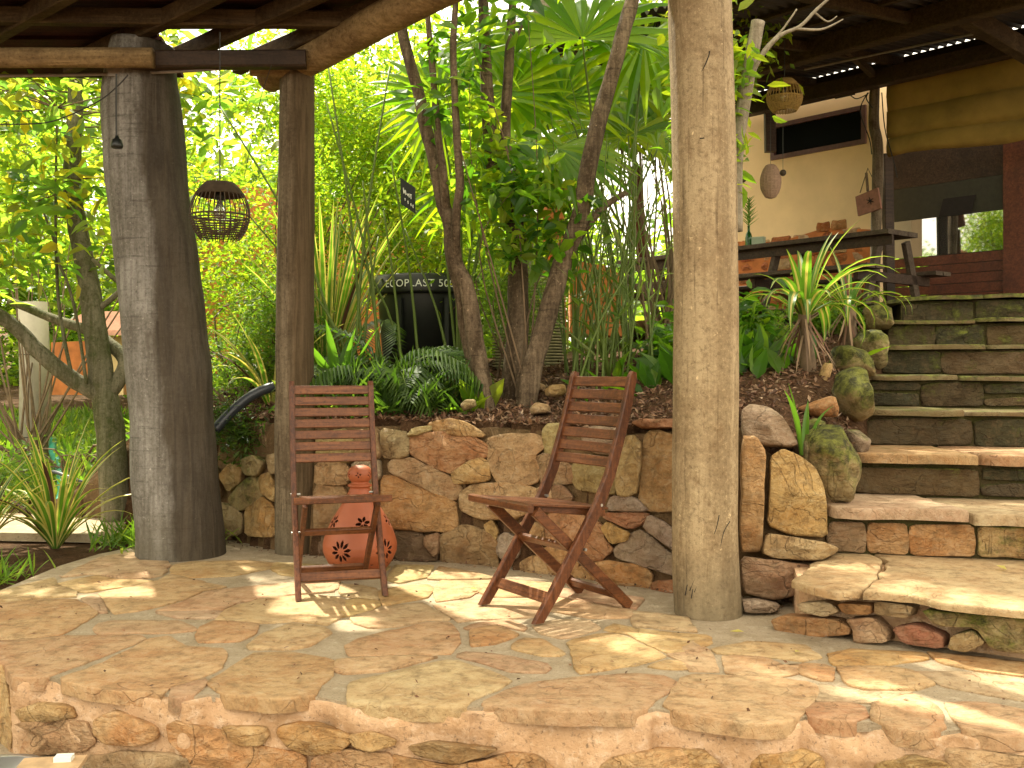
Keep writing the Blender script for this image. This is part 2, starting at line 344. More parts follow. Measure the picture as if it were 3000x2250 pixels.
M_LITTER = island_mat('dry_leaf_litter', [(.05,.025,.014),(.11,.05,.024),(.22,.12,.06),(.08,.03,.016),(.30,.20,.12),(.04,.02,.012)], .8)
M_FAR = island_mat('far_wood_leaves', [(.05,.10,.012),(.09,.15,.02),(.13,.19,.02),(.16,.20,.025)], .6, trans=TR, tfac=.5)

# ------------------------------------------------------------------ terrain
WALL = [(-4.2,7.2),(-2.6,6.6),(-1.75,6.05),(-1.3,5.62),(-1.015,5.5),(-.255,5.3),(.25,4.98),(.703,4.63),(1.19,4.44),(1.42,4.44)]
STL = [(3.86,1.05,.2),(4.42,1.38,.4),(4.86,1.64,.6),(5.32,1.86,.79),(5.78,2.04,.97),(6.22,2.27,1.15),(6.66,2.48,1.33),(7.1,2.73,1.5),(9,3.7,1.5)]
def st_left(y): return float(np.interp(y,[q[0] for q in STL],[q[1] for q in STL]))
def st_z(y): return float(np.interp(y,[q[0] for q in STL],[q[2] for q in STL]))
def wall_y(x):
    if x <= WALL[0][0]: return WALL[0][1]
    for (x0,y0),(x1,y1) in zip(WALL, WALL[1:]):
        if x <= x1: return y0+(y1-y0)*(x-x0)/(x1-x0)
    return WALL[-1][1]
def ray_wall(gx, back=0.0):
    k = (gx-CX)/FG
    for (x0,y0),(x1,y1) in zip(WALL, WALL[1:]):
        d = (x1-x0)-k*(y1-y0); s_ = (k*y0-x0)/d if abs(d) > 1e-9 else -1
        if -1e-6 <= s_ <= 1+1e-6: return y0+s_*(y1-y0)+back
    return (WALL[0][1] if k < 0 else WALL[-1][1])+back
def sm(a, b, x):
    t = min(1, max(0, (x-a)/(b-a))); return t*t*(3-2*t)
def bed_z(x, y):
    d = y-wall_y(x)
    h = .70+.10*sm(.4,1.4,x)+.155*max(0,d)
    h = min(h, 1.05+.43*sm(.6,2.2,x)+.02*max(0, y-9))
    if y < 7.6 and x > .6: h = min(h, st_z(y)-.04+.62*max(0, st_left(y)-x))
    left = sm(-3.4,-2.1,x)
    low = .02+.10*max(0, y-7)*.6
    h = low+(h-low)*left
    return h+.02*fnoise((x,y,0), 2.0)+.012*fnoise((x,y,3), 7.0)
def terrain():
    xs = np.concatenate([np.linspace(-120,-8,14), np.linspace(-7.5,6.5,141), np.linspace(7,120,14)])
    ys = np.concatenate([np.linspace(-60,2.2,14), np.linspace(2.4,12,97), np.linspace(12.5,160,20)])
    V = []; 
    for y in ys:
        for x in xs:
            wy = wall_y(x)
            if y > wy+.10: z = bed_z(x,y)
            else: z = -.26+.01*fnoise((x,y,0),5)
            if x < -3.2 and y > 3.6: z = max(z, -.06+.02*fnoise((x,y,0),2))
            if y < 7.3 and x > st_left(y)+.02: z = -.26
            if -3.3 < x and y > 5.0 and y <= wy+.10: z = -.03
            V.append((x,y,z))
    nx = len(xs); F = [(j*nx+i, j*nx+i+1, (j+1)*nx+i+1, (j+1)*nx+i) for j in range(len(ys)-1) for i in range(nx-1)]
    o = link('ground', mesh_np('ground', V, F, M_SOIL, True)); props(o, 'brown garden soil under the planting, the patio and the trees', kind='structure')
terrain()

# ------------------------------------------------------------------ stone pieces
OCH=(.39,.255,.105); TAN=(.36,.240,.120); ORA=(.38,.215,.092); BRN=(.26,.165,.088); RED=(.32,.15,.075); GRY=(.29,.22,.145); PAL=(.42,.31,.175); OLV=(.31,.235,.11); DRK=(.15,.10,.055)
def jitcol(c, a=.08):
    k = 1+random.uniform(-a,a); return (c[0]*k, c[1]*k*(1+random.uniform(-.05,.05)), c[2]*k*(1+random.uniform(-.1,.1)), 1)
def resample(poly, step):
    out = []; n = len(poly)
    for i in range(n):
        a = Vector(poly[i]); b = Vector(poly[(i+1)%n]); k = max(1, int((b-a).length/step))
        for j in range(k): out.append(a+(b-a)*j/k)
    return out
def chaikin(poly, it=1):
    for _ in range(it):
        o = []; n = len(poly)
        for i in range(n):
            a = Vector(poly[i]); b = Vector(poly[(i+1)%n]); o += [a*.86+b*.14, a*.14+b*.86]
        poly = o
    return poly
def pillow(name, poly, nrm, depth, parent, col, moss=0.0, mat=None, back=.06, rough=.5, flat=False, seed=None, step=None):
    """poly: 3-D outline on a face; the stone bulges towards nrm by depth and runs back behind it"""
    nrm = Vector(nrm).normalized(); seed = seed if seed is not None else random.uniform(0,99)
    pv = [Vector(p) for p in poly]
    size = max((a-b).length for a in pv for b in pv)
    pv = resample(pv if flat else chaikin(pv, 1), step or max(.022, size/12))
    if flat:
        for i_ in range(len(pv)): pv[i_] = pv[i_]*.8+(pv[i_-1]+pv[(i_+1)%len(pv)])*.1
    c = sum(pv, Vector())/len(pv)
    pv = [p+(p-c).normalized()*(size*.02*fnoise(p, 14, seed)+(.006*fnoise(p, 45, seed) if flat else 0)) for p in pv]
    n = len(pv); V = []; F = []
    # (inset, height) rings
    if flat: rings = [(1.0,-back),(1.0,-.30*depth),(.998,.60*depth),(.985,.92*depth),(.75,1.0*depth),(.40,1.0*depth)]
    else: rings = [(1.0,-back),(1.0,-.1*depth),(.985,.45*depth),(.94,.80*depth),(.86,.98*depth),(.70,1.04*depth),(.50,1.06*depth),(.26,1.06*depth)]
    rs = random.Random(int(seed*1000)); fac = [(Vector((rs.uniform(-1,1),rs.uniform(-1,1),rs.uniform(-1,1))).normalized()*rs.uniform(.3,1.1), rs.uniform(.95,1.35)) for _ in range(7)]
    tilt = Vector((random.uniform(-1,1), random.uniform(-1,1), random.uniform(-1,1)))*(.0 if flat else .22)
    inset_abs = min(.05, size*.2)
    for k,(s_,h) in enumerate(rings):
        for p in pv:
            q = c+(p-c)*s_
            hh = h
            if h > 0:
                hh = h*(1+rough*.6*fnoise(q, 4/max(size,.12), seed)) + (q-c).dot(tilt)*min(1,h/depth)*.6
                if not flat: hh = min([hh]+[depth*k_+(q-c).dot(f_)*.60 for f_,k_ in fac])+.16*depth*fnoise(q, 22, seed); hh = max(hh, (.40 if name == 'riser_stone' else .18)*h)
            V.append(q+nrm*hh)
    V.append(c+nrm*(rings[-1][1]*(1+rough*fnoise(c, 5/max(size,.12), seed))))
    R_ = len(rings)
    F = [(k*n+i, k*n+(i+1)%n, (k+1)*n+(i+1)%n, (k+1)*n+i) for k in range(R_-1) for i in range(n)]
    F += [((R_-1)*n+i, (R_-1)*n+(i+1)%n, R_*n) for i in range(n)]
    # orientation
    ar = sum(((pv[i]-c).cross(pv[(i+1)%n]-c)).dot(nrm) for i in range(n))
    if ar < 0: F = [tuple(reversed(f)) for f in F]
    l = gloc(parent) if parent is not None else Vector((0,0,0)); o_ = c
    me = bpy.data.meshes.new(name); me.from_pydata([tuple(v-o_) for v in V], [], F); me.materials.append(mat or M_STONE)
    me.polygons.foreach_set('use_smooth', [True]*len(F)); me.update()
    o = link(name, me, parent); o.location = o_-l
    cc_ = jitcol(col); kb = 1.14 if name == 'stone' else 1.0; o.color = (cc_[0]*kb, cc_[1]*kb, cc_[2]*kb, 1); o['moss'] = float(moss)
    return o

# ------------------------------------------------------------------ patio
A0 = 0; B0 = 2212; C0 = 4424
def row2(x0, pts): return [(x0+x, 3318+y) for x,y in pts]
patio = thing('patio', None, None, (0,4,0)); props(patio, 'raised patio of crazy paved sandstone slabs in pale mortar', kind='structure')
PV = [
 (A0,[(-160,850),(190,835),(420,812),(900,806),(930,830),(760,895),(480,1005),(290,1070),(90,1080),(50,985),(-160,950)],TAN),
 (A0,[(-260,610),(370,568),(500,570),(550,612),(628,655),(500,735),(395,795),(190,820),(-260,830)],TAN),
 (A0,[(-260,560),(0,520),(350,430),(362,480),(470,512),(490,552),(340,555),(-260,600)],PAL),
 (A0,[(380,466),(640,412),(720,436),(930,446),(1000,450),(850,478),(560,522),(490,508)],OCH),
 (A0,[(400,425),(640,300),(860,262),(900,318),(1070,316),(1085,350),(1050,412),(940,430),(720,420),(620,400)],PAL),
 (A0,[(650,535),(860,488),(1030,448),(1100,408),(1230,440),(1450,490),(1300,515),(1190,565),(960,632),(745,660),(715,615)],OCH),
 (A0,[(520,568),(600,548),(635,540),(668,600),(700,655),(645,655)],GRY),
 (A0,[(1115,352),(1240,325),(1600,318),(1800,338),(1750,368),(1500,415),(1250,425),(1112,398)],OCH),
 (A0,[(1480,505),(1880,464),(2200,455),(2160,520),(1900,540),(1560,585),(1450,640),(1010,645),(1210,580),(1320,528)],TAN),
 (A0,[(1160,690),(1020,655),(1440,650),(1400,690)],GRY),
 (A0,[(610,760),(645,728),(740,710),(1130,710),(1235,742),(1280,768),(1100,786),(645,792)],TAN),
 (A0,[(1090,806),(1125,835),(1190,876),(1435,888),(1462,960),(1430,1010),(1330,1058),(1090,1145),(1050,1185),(540,1130),(440,1098),(420,1070),(640,1000),(830,905),(965,828)],TAN),
 (A0,[(1285,800),(1310,752),(1385,714),(1560,724),(1670,734),(1630,800),(1545,838),(1290,845)],ORA),
 (A0,[(1470,640),(1560,605),(1720,566),(2000,546),(2205,562),(2250,650),(2110,735),(1900,705),(1700,722),(1410,698)],TAN),
 (A0,[(1630,890),(1615,868),(1710,795),(1885,728),(2105,756),(2140,790),(2000,870),(1900,890)],TAN),
 (A0,[(1360,1110),(1470,1035),(1610,950),(1650,925),(1880,918),(2100,956),(2155,975),(2125,1060),(2085,1100),(2055,1165),(2050,1190),(1800,1210),(1490,1190),(1420,1160)],TAN),
 (A0,[(1130,1150),(1325,1085),(1330,1110),(1255,1185),(1150,1215),(1100,1200)],TAN),
 (B0,[(60,690),(280,626),(525,596),(600,642),(700,700),(680,704),(540,704),(380,742),(180,752),(100,722)],TAN),
 (B0,[(-60,585),(130,565),(236,584),(244,610),(150,655),(10,680),(-30,640)],OCH),
 (B0,[(40,868),(120,826),(225,800),(400,758),(540,722),(685,718),(750,780),(758,830),(695,920),(560,925),(300,925),(60,932)],ORA),
 (B0,[(-20,965),(300,948),(610,946),(520,972),(280,1028),(30,1052),(-30,1030)],TAN),
 (B0,[(60,1110),(260,1066),(500,1008),(680,968),(755,978),(955,1038),(1090,1100),(1000,1152),(835,1220),(790,1262),(760,1270),(280,1262),(60,1235)],(.35,.26,.13)),
 (B0,[(925,1250),(1000,1200),(1200,1122),(1500,1082),(1900,1055),(2090,1068),(2165,1110),(2100,1170),(1960,1270),(1870,1300),(1400,1292),(940,1262)],TAN),
 (B0,[(840,775),(1000,748),(1140,802),(1000,852),(845,872)],ORA),
 (B0,[(1115,868),(1185,824),(1300,828),(1445,918),(1415,932),(1300,935),(1120,888)],OCH),
 (B0,[(755,925),(820,912),(1000,928),(1330,985),(1345,1010),(1305,1042),(1085,1032),(900,972),(750,942)],BRN),
 (B0,[(1462,856),(1505,830),(1740,790),(1890,836),(2080,938),(1900,992),(1550,1050),(1512,1000),(1512,900)],TAN),
 (B0,[(1710,770),(1770,728),(1900,758),(2130,788),(2360,800),(2400,850),(2212,912),(2120,922),(1990,860),(1885,800)],OCH),
 (B0,[(600,610),(700,598),(1000,566),(1190,566),(1290,640),(1235,684),(1050,694),(900,694),(770,712)],TAN),
 (B0,[(800,755),(900,726),(1080,700),(1190,752),(1170,775),(1000,742),(840,765)],BRN),
 (B0,[(1310,790),(1250,742),(1380,708),(1600,706),(1670,760),(1480,812),(1420,820)],PAL),
 (B0,[(280,612),(228,524),(340,495),(555,476),(590,502),(550,555),(400,584)],OCH),
 (B0,[(605,505),(645,448),(990,448),(900,500),(830,552),(620,582)],ORA),
 (B0,[(560,436),(610,400),(640,358),(870,400),(990,432),(640,442)],TAN),
 (B0,[(0,472),(140,484),(215,505),(240,575),(0,545)],OLV),
 (B0,[(350,350),(600,352),(545,425),(375,462),(300,440)],OLV),
 (B0,[(1010,575),(1400,560),(1890,640),(1870,686),(1600,686),(1310,634)],PAL),
 (B0,[(1990,1004),(2110,966),(2230,980),(2240,1020),(2100,1018)],TAN),
 (B0,[(1900,650),(2230,690),(2300,780),(1900,738),(1900,700)],PAL),
 (B0,[(-420,330),(-60,350),(300,350),(240,430),(0,440),(-380,410),(-460,360)],OLV),
 (B0,[(1450,500),(1950,560),(1900,630),(1400,550)],TAN),
 (B0,[(1020,440),(1380,470),(1400,540),(1020,560),(900,520)],TAN),
 (C0,[(0,1090),(70,1062),(300,1070),(640,1088),(865,1126),(845,1200),(790,1270),(730,1350),(560,1375),(300,1355),(0,1310),(-110,1255)],TAN),
 (C0,[(262,938),(535,946),(640,1005),(755,988),(728,1045),(560,1090),(295,1045)],TAN),
 (C0,[(-90,930),(60,830),(180,925),(235,1035),(40,1032),(10,965)],TAN),
 (C0,[(750,1038),(780,988),(915,998),(970,1022),(970,1092),(885,1088)],ORA),
 (C0,[(200,896),(420,846),(790,868),(880,945),(760,968),(560,938),(250,920)],PAL),
 (C0,[(950,925),(1100,898),(1550,916),(1590,958),(1300,992),(1100,1002),(985,994)],ORA),
 (C0,[(1010,1018),(1300,1012),(1480,1036),(1620,1118),(1500,1152),(1200,1152),(1085,1124)],OCH),
 (C0,[(1590,912),(2300,988),(2300,1080),(1900,1024),(1670,978)],OCH),
 (C0,[(1520,1036),(1900,1048),(2300,1100),(2300,1240),(1960,1176),(1700,1128)],GRY),
 (C0,[(812,1290),(865,1245),(1095,1245),(1170,1275),(1178,1325),(1105,1360),(960,1350),(830,1330)],ORA),
 (C0,[(1240,1255),(1500,1196),(1640,1275),(1660,1340),(1690,1395),(1560,1440),(1400,1420),(1240,1345)],TAN),
 (C0,[(1700,1245),(1960,1246),(2300,1310),(2300,1470),(1960,1440),(1810,1405),(1768,1330)],PAL),
 (C0,[(900,1120),(1090,1170),(1480,1170),(1220,1238),(880,1225),(870,1180)],GRY),
]
for x0, pts, col in PV:
    poly = [PZ(x, y, 0.0) for x,y in row2(x0, pts)]
    c_ = sum(poly, Vector())/len(poly); poly = [p+(p-c_).normalized()*.013 for p in poly]
    o = pillow('paving_stone', poly, (0,0,1), random.uniform(.004,.009), patio, tuple(1.13*(.5*q+.5*w__) for q,w__ in zip(col,(.385,.262,.138))), moss=.12 if x0 == A0 and pts[0][1] < 450 or col is OLV else 0.0, mat=M_PAVE, back=.040, rough=.35, flat=True, step=.035)
EDGE = [(-330,800),(-160,960),(30,990),(80,1085),(300,1085),(560,1145),(1060,1198),(1180,1225),(1330,1195),(1480,1200),(2060,1215),(2300,1262),(2980,1285),(3150,1280),(4090,1318),(4260,1290),(4500,1335),(4740,1370),(4990,1390),(5160,1370),(5240,1345),(5400,1370),(5560,1385),(5660,1380),(5850,1440),(6100,1450),(6250,1430),(6700,1490),(7400,1560)]
edge = [PZ(x, 3318+y, 0) for x,y in EDGE]
# mortar bed: outline of the patio, top just under the slabs
out_ = [(e.x, e.y+.030) for e in edge]
far = [(3.2,3.4),(3.2,4.6),(1.7,4.6),(1.2,4.6),(.7,4.85),(.25,5.2),(-.25,5.5),(-1.0,5.75),(-1.3,5.85),(-1.75,6.2),(-2.1,6.2)]
leftb = [PZ(x, 3318+y, 0) for x,y in [(860,225),(640,270),(390,345),(0,505),(-260,545)]]
outline = out_+far+[(p.x,p.y) for p in leftb]
def slab_mesh(name, outline, ztop, zbot, mat, parent=None):
    import bmesh
    bm = bmesh.new(); vt = [bm.verts.new((x,y,ztop)) for x,y in outline]; f = bm.faces.new(vt)
    r = bmesh.ops.extrude_face_region(bm, geom=[f]); vv = [q for q in r['geom'] if isinstance(q, bmesh.types.BMVert)]
    for q in vv: q.co.z = zbot
    bmesh.ops.triangulate(bm, faces=bm.faces[:]); bmesh.ops.recalc_face_normals(bm, faces=bm.faces[:])
    me = bpy.data.meshes.new(name); 
    if parent is not None:
        l = gloc(parent)
        for q in bm.verts: q.co -= l
    bm.to_mesh(me); bm.free(); me.materials.append(mat); return link(name, me, parent)
slab_mesh('mortar_bed', outline, -.002, -.03, M_MORTAR, patio)
# front face of the patio: rough pink rubble mortar under the slabs, with wall stones set in it
front = thing('patio_front_wall', None, None, (0,3,-.3)); props(front, 'low rubble stone wall in pink mortar under the patio front edge', kind='structure')
def front_wall():
    ed = curve_pts([(e.x, e.y+.030, 0) for e in edge], 6); V = []; F = []; zs = [-.006,-.012,-.022,-.036,-.05,-.075,-.10,-.13,-.16,-.19,-.23,-.28,-.34]
    for j,z in enumerate(zs):
        for e in ed:
            b = .03*fnoise((e[0],e[1],z*2), 5) + .018*fnoise((e[0],e[1],z), 18)+.008*fnoise((e[0],e[1],z), 50)
            if j == 0: V.append((e[0], e[1]+.08, -.0045)); continue
            V.append((e[0], e[1]-.006-.015*j/10+b, z+ (0 if j == 0 else .006*fnoise((e[0]*3,z*9,1),6))))
    n = len(ed)
    F = [(j*n+i, (j+1)*n+i, (j+1)*n+i+1, j*n+i+1) for j in range(len(zs)-1) for i in range(n-1)]
    l = gloc(front); V = [(a-l[0],b-l[1],c-l[2]) for a,b,c in V]
    link('rubble_mortar', mesh_np('rubble_mortar', V, F, M_RENDER, True), front)
front_wall()
def ray_edge(gx):
    k = (gx-CX)/FG
    for a,b in zip(edge, edge[1:]):
        d = (b.x-a.x)-k*(b.y-a.y); s_ = (k*a.y-a.x)/d if abs(d) > 1e-9 else -1
        if 0 <= s_ <= 1: return a.y+s_*(b.y-a.y)
    return 2.75
WS = [
 (A0,[(100,1290),(260,1245),(440,1265),(480,1335),(370,1340),(160,1365)],OCH),
 (A0,[(110,1375),(330,1350),(540,1365),(570,1425),(620,1490),(540,1550),(300,1560),(140,1620),(70,1600),(60,1400)],BRN),
 (A0,[(620,1350),(760,1310),(1000,1395),(1010,1470),(860,1505),(680,1495),(610,1440)],ORA),
 (A0,[(1090,1395),(1150,1370),(1450,1440),(1640,1510),(1960,1565),(1980,1760),(1300,1760),(1200,1570),(1110,1500)],ORA),
 (A0,[(1450,1395),(1700,1400),(1730,1450),(1680,1500),(1560,1500),(1460,1460)],OCH),
 (A0,[(1820,1400),(1960,1385),(2240,1440),(2262,1500),(2180,1550),(2000,1560),(1880,1530),(1800,1440)],ORA),
 (B0,[(55,1455),(200,1435),(340,1478),(330,1510),(200,1530),(100,1520)],OCH),
 (B0,[(440,1520),(620,1500),(800,1530),(1000,1540),(900,1590),(740,1612),(500,1580)],DRK),
 (B0,[(340,1575),(480,1600),(700,1640),(900,1620),(1090,1565),(1250,1585),(1390,1680),(1380,1790),(330,1790)],ORA),
 (B0,[(60,1560),(320,1580),(310,1780),(-200,1780),(-180,1590)],TAN),
 (B0,[(1690,1650),(1800,1600),(2000,1560),(2212,1550),(2300,1660),(2290,1780),(1700,1780)],OCH),
 (B0,[(1400,1700),(1660,1700),(1650,1800),(1420,1800)],BRN),
 (C0,[(0,1560),(140,1570),(230,1640),(220,1760),(60,1760),(20,1660)],OCH),
 (C0,[(470,1650),(560,1590),(760,1560),(900,1590),(920,1780),(470,1780)],ORA),
 (C0,[(1270,1700),(1300,1640),(1500,1600),(1720,1640),(1700,1780),(1270,1780)],OCH),
 (C0,[(1740,1560),(1900,1560),(2300,1610),(2300,1780),(1740,1780)],OLV),
 (A0,[(-60,1000),(20,1010),(45,1180),(75,1400),(60,1600),(-60,1640)],OCH),
 (A0,[(560,1590),(900,1560),(1180,1590),(1260,1700),(1200,1800),(560,1800)],GRY),
]
for x0, pts, col in WS:
    poly = [P(x, y, ray_edge(x)-.01) for x,y in row2(x0, pts)]
    c_ = sum(poly, Vector())/len(poly); poly = [p+(p-c_).normalized()*.010 for p in poly]
    pillow('stone', poly, (0,-1,.12), random.uniform(.016,.03), front, tuple(.5*q+.5*w__ for q,w__ in zip(col,(.44,.275,.13))), moss=.35 if x0 == C0 and pts[0][0] > 1000 else 0, back=.05, rough=.5)
# cut faces of the edge slabs are carried by the slabs themselves; lower ledge in front
led = thing('lower_ledge', None, None, (0,2.6,-.27)); props(led, 'lower stone ledge in front of the patio wall', kind='structure')
slab_mesh('ledge_base', [(-2.6,1.6),(2.4,1.6),(2.4,3.3),(-2.6,3.5)], -.245, -.3, M_MORTAR, led)
for k in range(5):
    x = -2.0+.75*k; pillow('paving_stone', [(x,2.2,-.243),(x+.68,2.15,-.243),(x+.7,2.7,-.243),(x+.3,2.86,-.243),(x-.02,2.75,-.243)], (0,0,1), .012, led, TAN, mat=M_PAVE, back=.02, flat=True, rough=.2, step=.08)

# ------------------------------------------------------------------ retaining wall of dry stones
rw = thing('retaining_wall', 'dry stone retaining wall holding the garden bed behind the chairs', 'wall', (0,5.2,0))
RW = [ # D view, x+2212, y+1659
 [(435,1180),(560,1150),(800,1145),(860,1180),(940,1225),(940,1290),(880,1325),(800,1320),(720,1395),(620,1370),(500,1310),(440,1270)],ORA,.0,
 [(948,1190),(1040,1162),(1250,1158),(1298,1180),(1305,1250),(1245,1300),(1285,1400),(1270,1450),(1200,1485),(1020,1470),(962,1350)],TAN,.0,
 [(305,1350),(345,1322),(470,1315),(560,1375),(700,1430),(775,1500),(735,1572),(700,1570),(600,1535),(480,1475),(325,1408)],TAN,.0,
 [(728,1405),(825,1345),(900,1315),(948,1345),(952,1440),(915,1455),(745,1475),(730,1440)],OCH,.0,
 [(768,1540),(855,1485),(1000,1478),(1255,1500),(1265,1560),(1255,1640),(1100,1700),(900,1700),(775,1640)],TAN,.0,
 [(272,1430),(340,1425),(480,1495),(735,1592),(738,1659),(752,1740),(712,1785),(360,1768),(255,1700)],ORA,.0,
 [(570,1085),(700,1062),(800,1082),(920,1150),(895,1172),(700,1148),(590,1130)],OCH,.1,
 [(262,1125),(435,1150),(428,1285),(380,1305),(272,1300)],OLV,.45,
 [(440,1168),(480,1122),(575,1105),(575,1135),(500,1158)],OLV,.35,
 [(1312,1140),(1342,1098),(1420,1092),(1430,1250),(1370,1280),(1322,1278)],OLV,.3,
 [(1250,1320),(1330,1285),(1480,1350),(1515,1445),(1480,1470),(1305,1475),(1295,1430)],BRN,.0,
 [(1500,1365),(1600,1290),(1700,1330),(1775,1300),(1775,1535),(1700,1535),(1540,1508),(1492,1430)],OLV,.2,
 [(1795,1230),(1850,1180),(1900,1172),(1945,1230),(1925,1525),(1860,1555),(1785,1540)],TAN,.0,
 [(1962,1190),(2002,1142),(2070,1145),(2240,1200),(2240,1640),(2020,1648),(1925,1618),(1952,1400)],OCH,.0,
 [(1890,1080),(1960,1062),(2200,1060),(2220,1110),(1960,1112)],RED,.0,
 [(1620,1110),(1830,1120),(1820,1200),(1780,1280),(1640,1270),(1560,1180)],GRY,.1,
 [(1710,1665),(1985,1665),(1978,1715),(1872,1765),(1715,1700)],RED,.0,
 [(1760,1560),(1900,1568),(1990,1655),(1720,1650)],GRY,.1,
 [(1345,1665),(1500,1665),(1685,1745),(1695,1835),(1752,1898),(1660,1975),(1385,1925),(1325,1858)],ORA,.0,
 [(1692,1768),(1732,1730),(1862,1790),(1845,1838),(1752,1855)],OCH,.2,
 [(2000,1680),(2100,1740),(2220,1830),(2220,1950),(1965,1770)],GRY,.0,
 [(1772,1900),(1868,1815),(1950,1785),(2220,1990),(2220,2090),(2000,2015),(1792,1955)],GRY,.0,
 [(1505,2060),(1562,2012),(1700,1982),(1955,2010),(2005,2058),(1995,2165),(1955,2176),(1562,2138),(1522,2110)],ORA,.0,
 [(2022,2170),(2032,2112),(2230,2092),(2230,2200),(2042,2192)],RED,.0,
 [(635,1820),(800,1745),(955,1790),(1005,1862),(1008,2045),(860,2036),(655,1996)],BRN,.0,
 [(345,1792),(500,1792),(612,1910),(610,1975),(355,1975)],DRK,.0,
 [(548,1822),(632,1802),(628,1905),(605,1945),(552,1872)],BRN,.0,
 [(932,1752),(980,1718),(1008,1782),(998,1838),(962,1808)],OCH,.0,
 [(1015,1832),(1062,1802),(1155,1842),(1148,1938),(1062,1985),(1022,1918)],GRY,.0,
 [(1285,1920),(1345,1892),(1475,1922),(1530,1988),(1500,2095),(1400,2095),(1330,2000)],ORA,.0,
 [(1110,2055),(1165,1990),(1255,1950),(1325,1990),(1375,2090),(1355,2098),(1122,2068)],TAN,.0,
 [(1170,1725),(1300,1742),(1310,1858),(1240,1880),(1170,1820)],TAN,.0,
 [(1375,1492),(1440,1497),(1495,1560),(1460,1600),(1385,1582)],BRN,.0,
 [(1275,1510),(1360,1500),(1380,1600),(1480,1640),(1290,1650)],TAN,.0,
 [(-160,1345),(20,1340),(60,1420),(20,1480),(-165,1480)],TAN,.0,
 [(-165,1490),(0,1490),(60,1600),(40,1790),(-160,1800)],BRN,.0,
 [(80,1345),(240,1320),(255,1440),(150,1470),(90,1420)],GRY,.0,
 [(80,1480),(235,1480),(245,1620),(240,1800),(70,1800)],TAN,.0,
 [(-150,1150),(40,1130),(90,1240),(60,1330),(-160,1330)],OLV,.5,
 [(70,1140),(240,1120),(255,1300),(90,1330)],BRN,.3,
 [(-160,1815),(60,1810),(100,1960),(-160,1950)],DRK,.0,
 [(110,1815),(330,1800),(340,1960),(120,1960)],BRN,.0,
 # F view stones left of the thin post (x-2212)
 [(-772,1425),(-712,1352),(-652,1382),(-662,1460),(-732,1520)],OCH,.35,
 [(-722,1560),(-612,1445),(-525,1435),(-512,1555),(-650,1640),(-702,1620)],OLV,.75,
 [(-520,1432),(-460,1412),(-420,1500),(-430,1590),(-512,1522)],OCH,.4,
 [(-620,1655),(-512,1565),(-452,1620),(-420,1700),(-430,1810),(-612,1805)],OCH,.3,
 [(-802,1600),(-712,1625),(-652,1685),(-662,1800),(-782,1810)],OLV,.5,
 [(-900,1400),(-800,1380),(-790,1560),(-900,1570)],OLV,.6,
 [(-640,1330),(-560,1300),(-500,1340),(-540,1420),(-620,1410)],OLV,.7,
 [(-480,1300),(-420,1290),(-400,1400),(-460,1400)],OLV,.6,
]
for i in range(0, len(RW), 3):
    pts, col, moss = RW[i:i+3]
    zt = 0
    poly = []
    cx__ = sum(q[0] for q in pts)/len(pts); cy__ = sum(q[1] for q in pts)/len(pts)
    for x,y in pts:
        l__ = math.hypot(x-cx__,y-cy__); x += (x-cx__)/l__*16; y += (y-cy__)/l__*16
        gx = x+2212; gy = y+1659
        Y = ray_wall(gx); Y += .12*max(0, (3560-gy)/900)     # wall leans back a little
        poly.append(P(gx, gy, Y))
    pillow('stone', poly, (-.25 if pts[0][0] > 1000 else -.1,-1,.15), random.uniform(.035,.065), rw, col, moss, back=.12, rough=.7)
# stones between the pale column and the stairs (E / C views)
RS = [
 [(380,1000),(440,955),(560,980),(660,1052),(748,1218),(718,1236),(540,1240),(390,1200)],GRY,.15,4.5,
 [(380,1165),(480,1160),(545,1262),(528,1520),(522,1870),(498,1920),(370,1920)],ORA,.0,4.4,
 [(570,1300),(650,1250),(740,1275),(860,1372),(915,1480),(935,1640),(938,1822),(700,1812),(545,1745),(562,1500)],OCH,.0,4.42,
 [(515,1925),(545,1795),(690,1815),(900,1850),(1012,1888),(1000,1920),(900,1978),(600,1960)],TAN,.0,4.3,
 [(380,1950),(560,1965),(830,2000),(846,2030),(760,2200),(560,2232),(380,2180)],BRN,.0,4.3,
 [(380,2235),(480,2225),(640,2260),(600,2310),(400,2310)],GRY,.0,4.2,
]
for i in range(0, len(RS), 4):
    pts, col, moss, Y = RS[i:i+4]
    pillow('stone', [P(x+4424, y+1659, Y+.08*max(0,(3560-(y+1659))/900)) for x,y in pts], (-.2,-1,.15), .06, rw, col, moss, back=.14, rough=.6)
def wall_core():
    pts = curve_pts([(x,y,0) for x,y in WALL], 5); V = []; zs = [-.05,.2,.4,.55,.66]
    for j,z in enumerate(zs):
        for p in pts:
            zz = min(z if j < 4 else .9, (bed_z(p[0],p[1]+.12)-.03))
            V.append((p[0]+.02, p[1]+.022+.09*j/4+.02*fnoise((p[0],p[1],z),8), zz))
    n = len(pts); 
    for p in pts: V.append((p[0]+.05, p[1]+.35, bed_z(p[0],p[1]+.3)-.05))
    F = [(j*n+i, j*n+i+1, (j+1)*n+i+1, (j+1)*n+i) for j in range(len(zs)) for i in range(n-1)]
    V = [(a,b-5.2,c) for a,b,c in V]
    link('earth_core', mesh_np('earth_core', V, F, M_EARTH, True), rw)
wall_core()

# ------------------------------------------------------------------ stairs
st = thing('stairs', None, None, (2.2,5,0)); props(st, 'mossy stone stairs of eight steps climbing to the terrace', kind='structure')
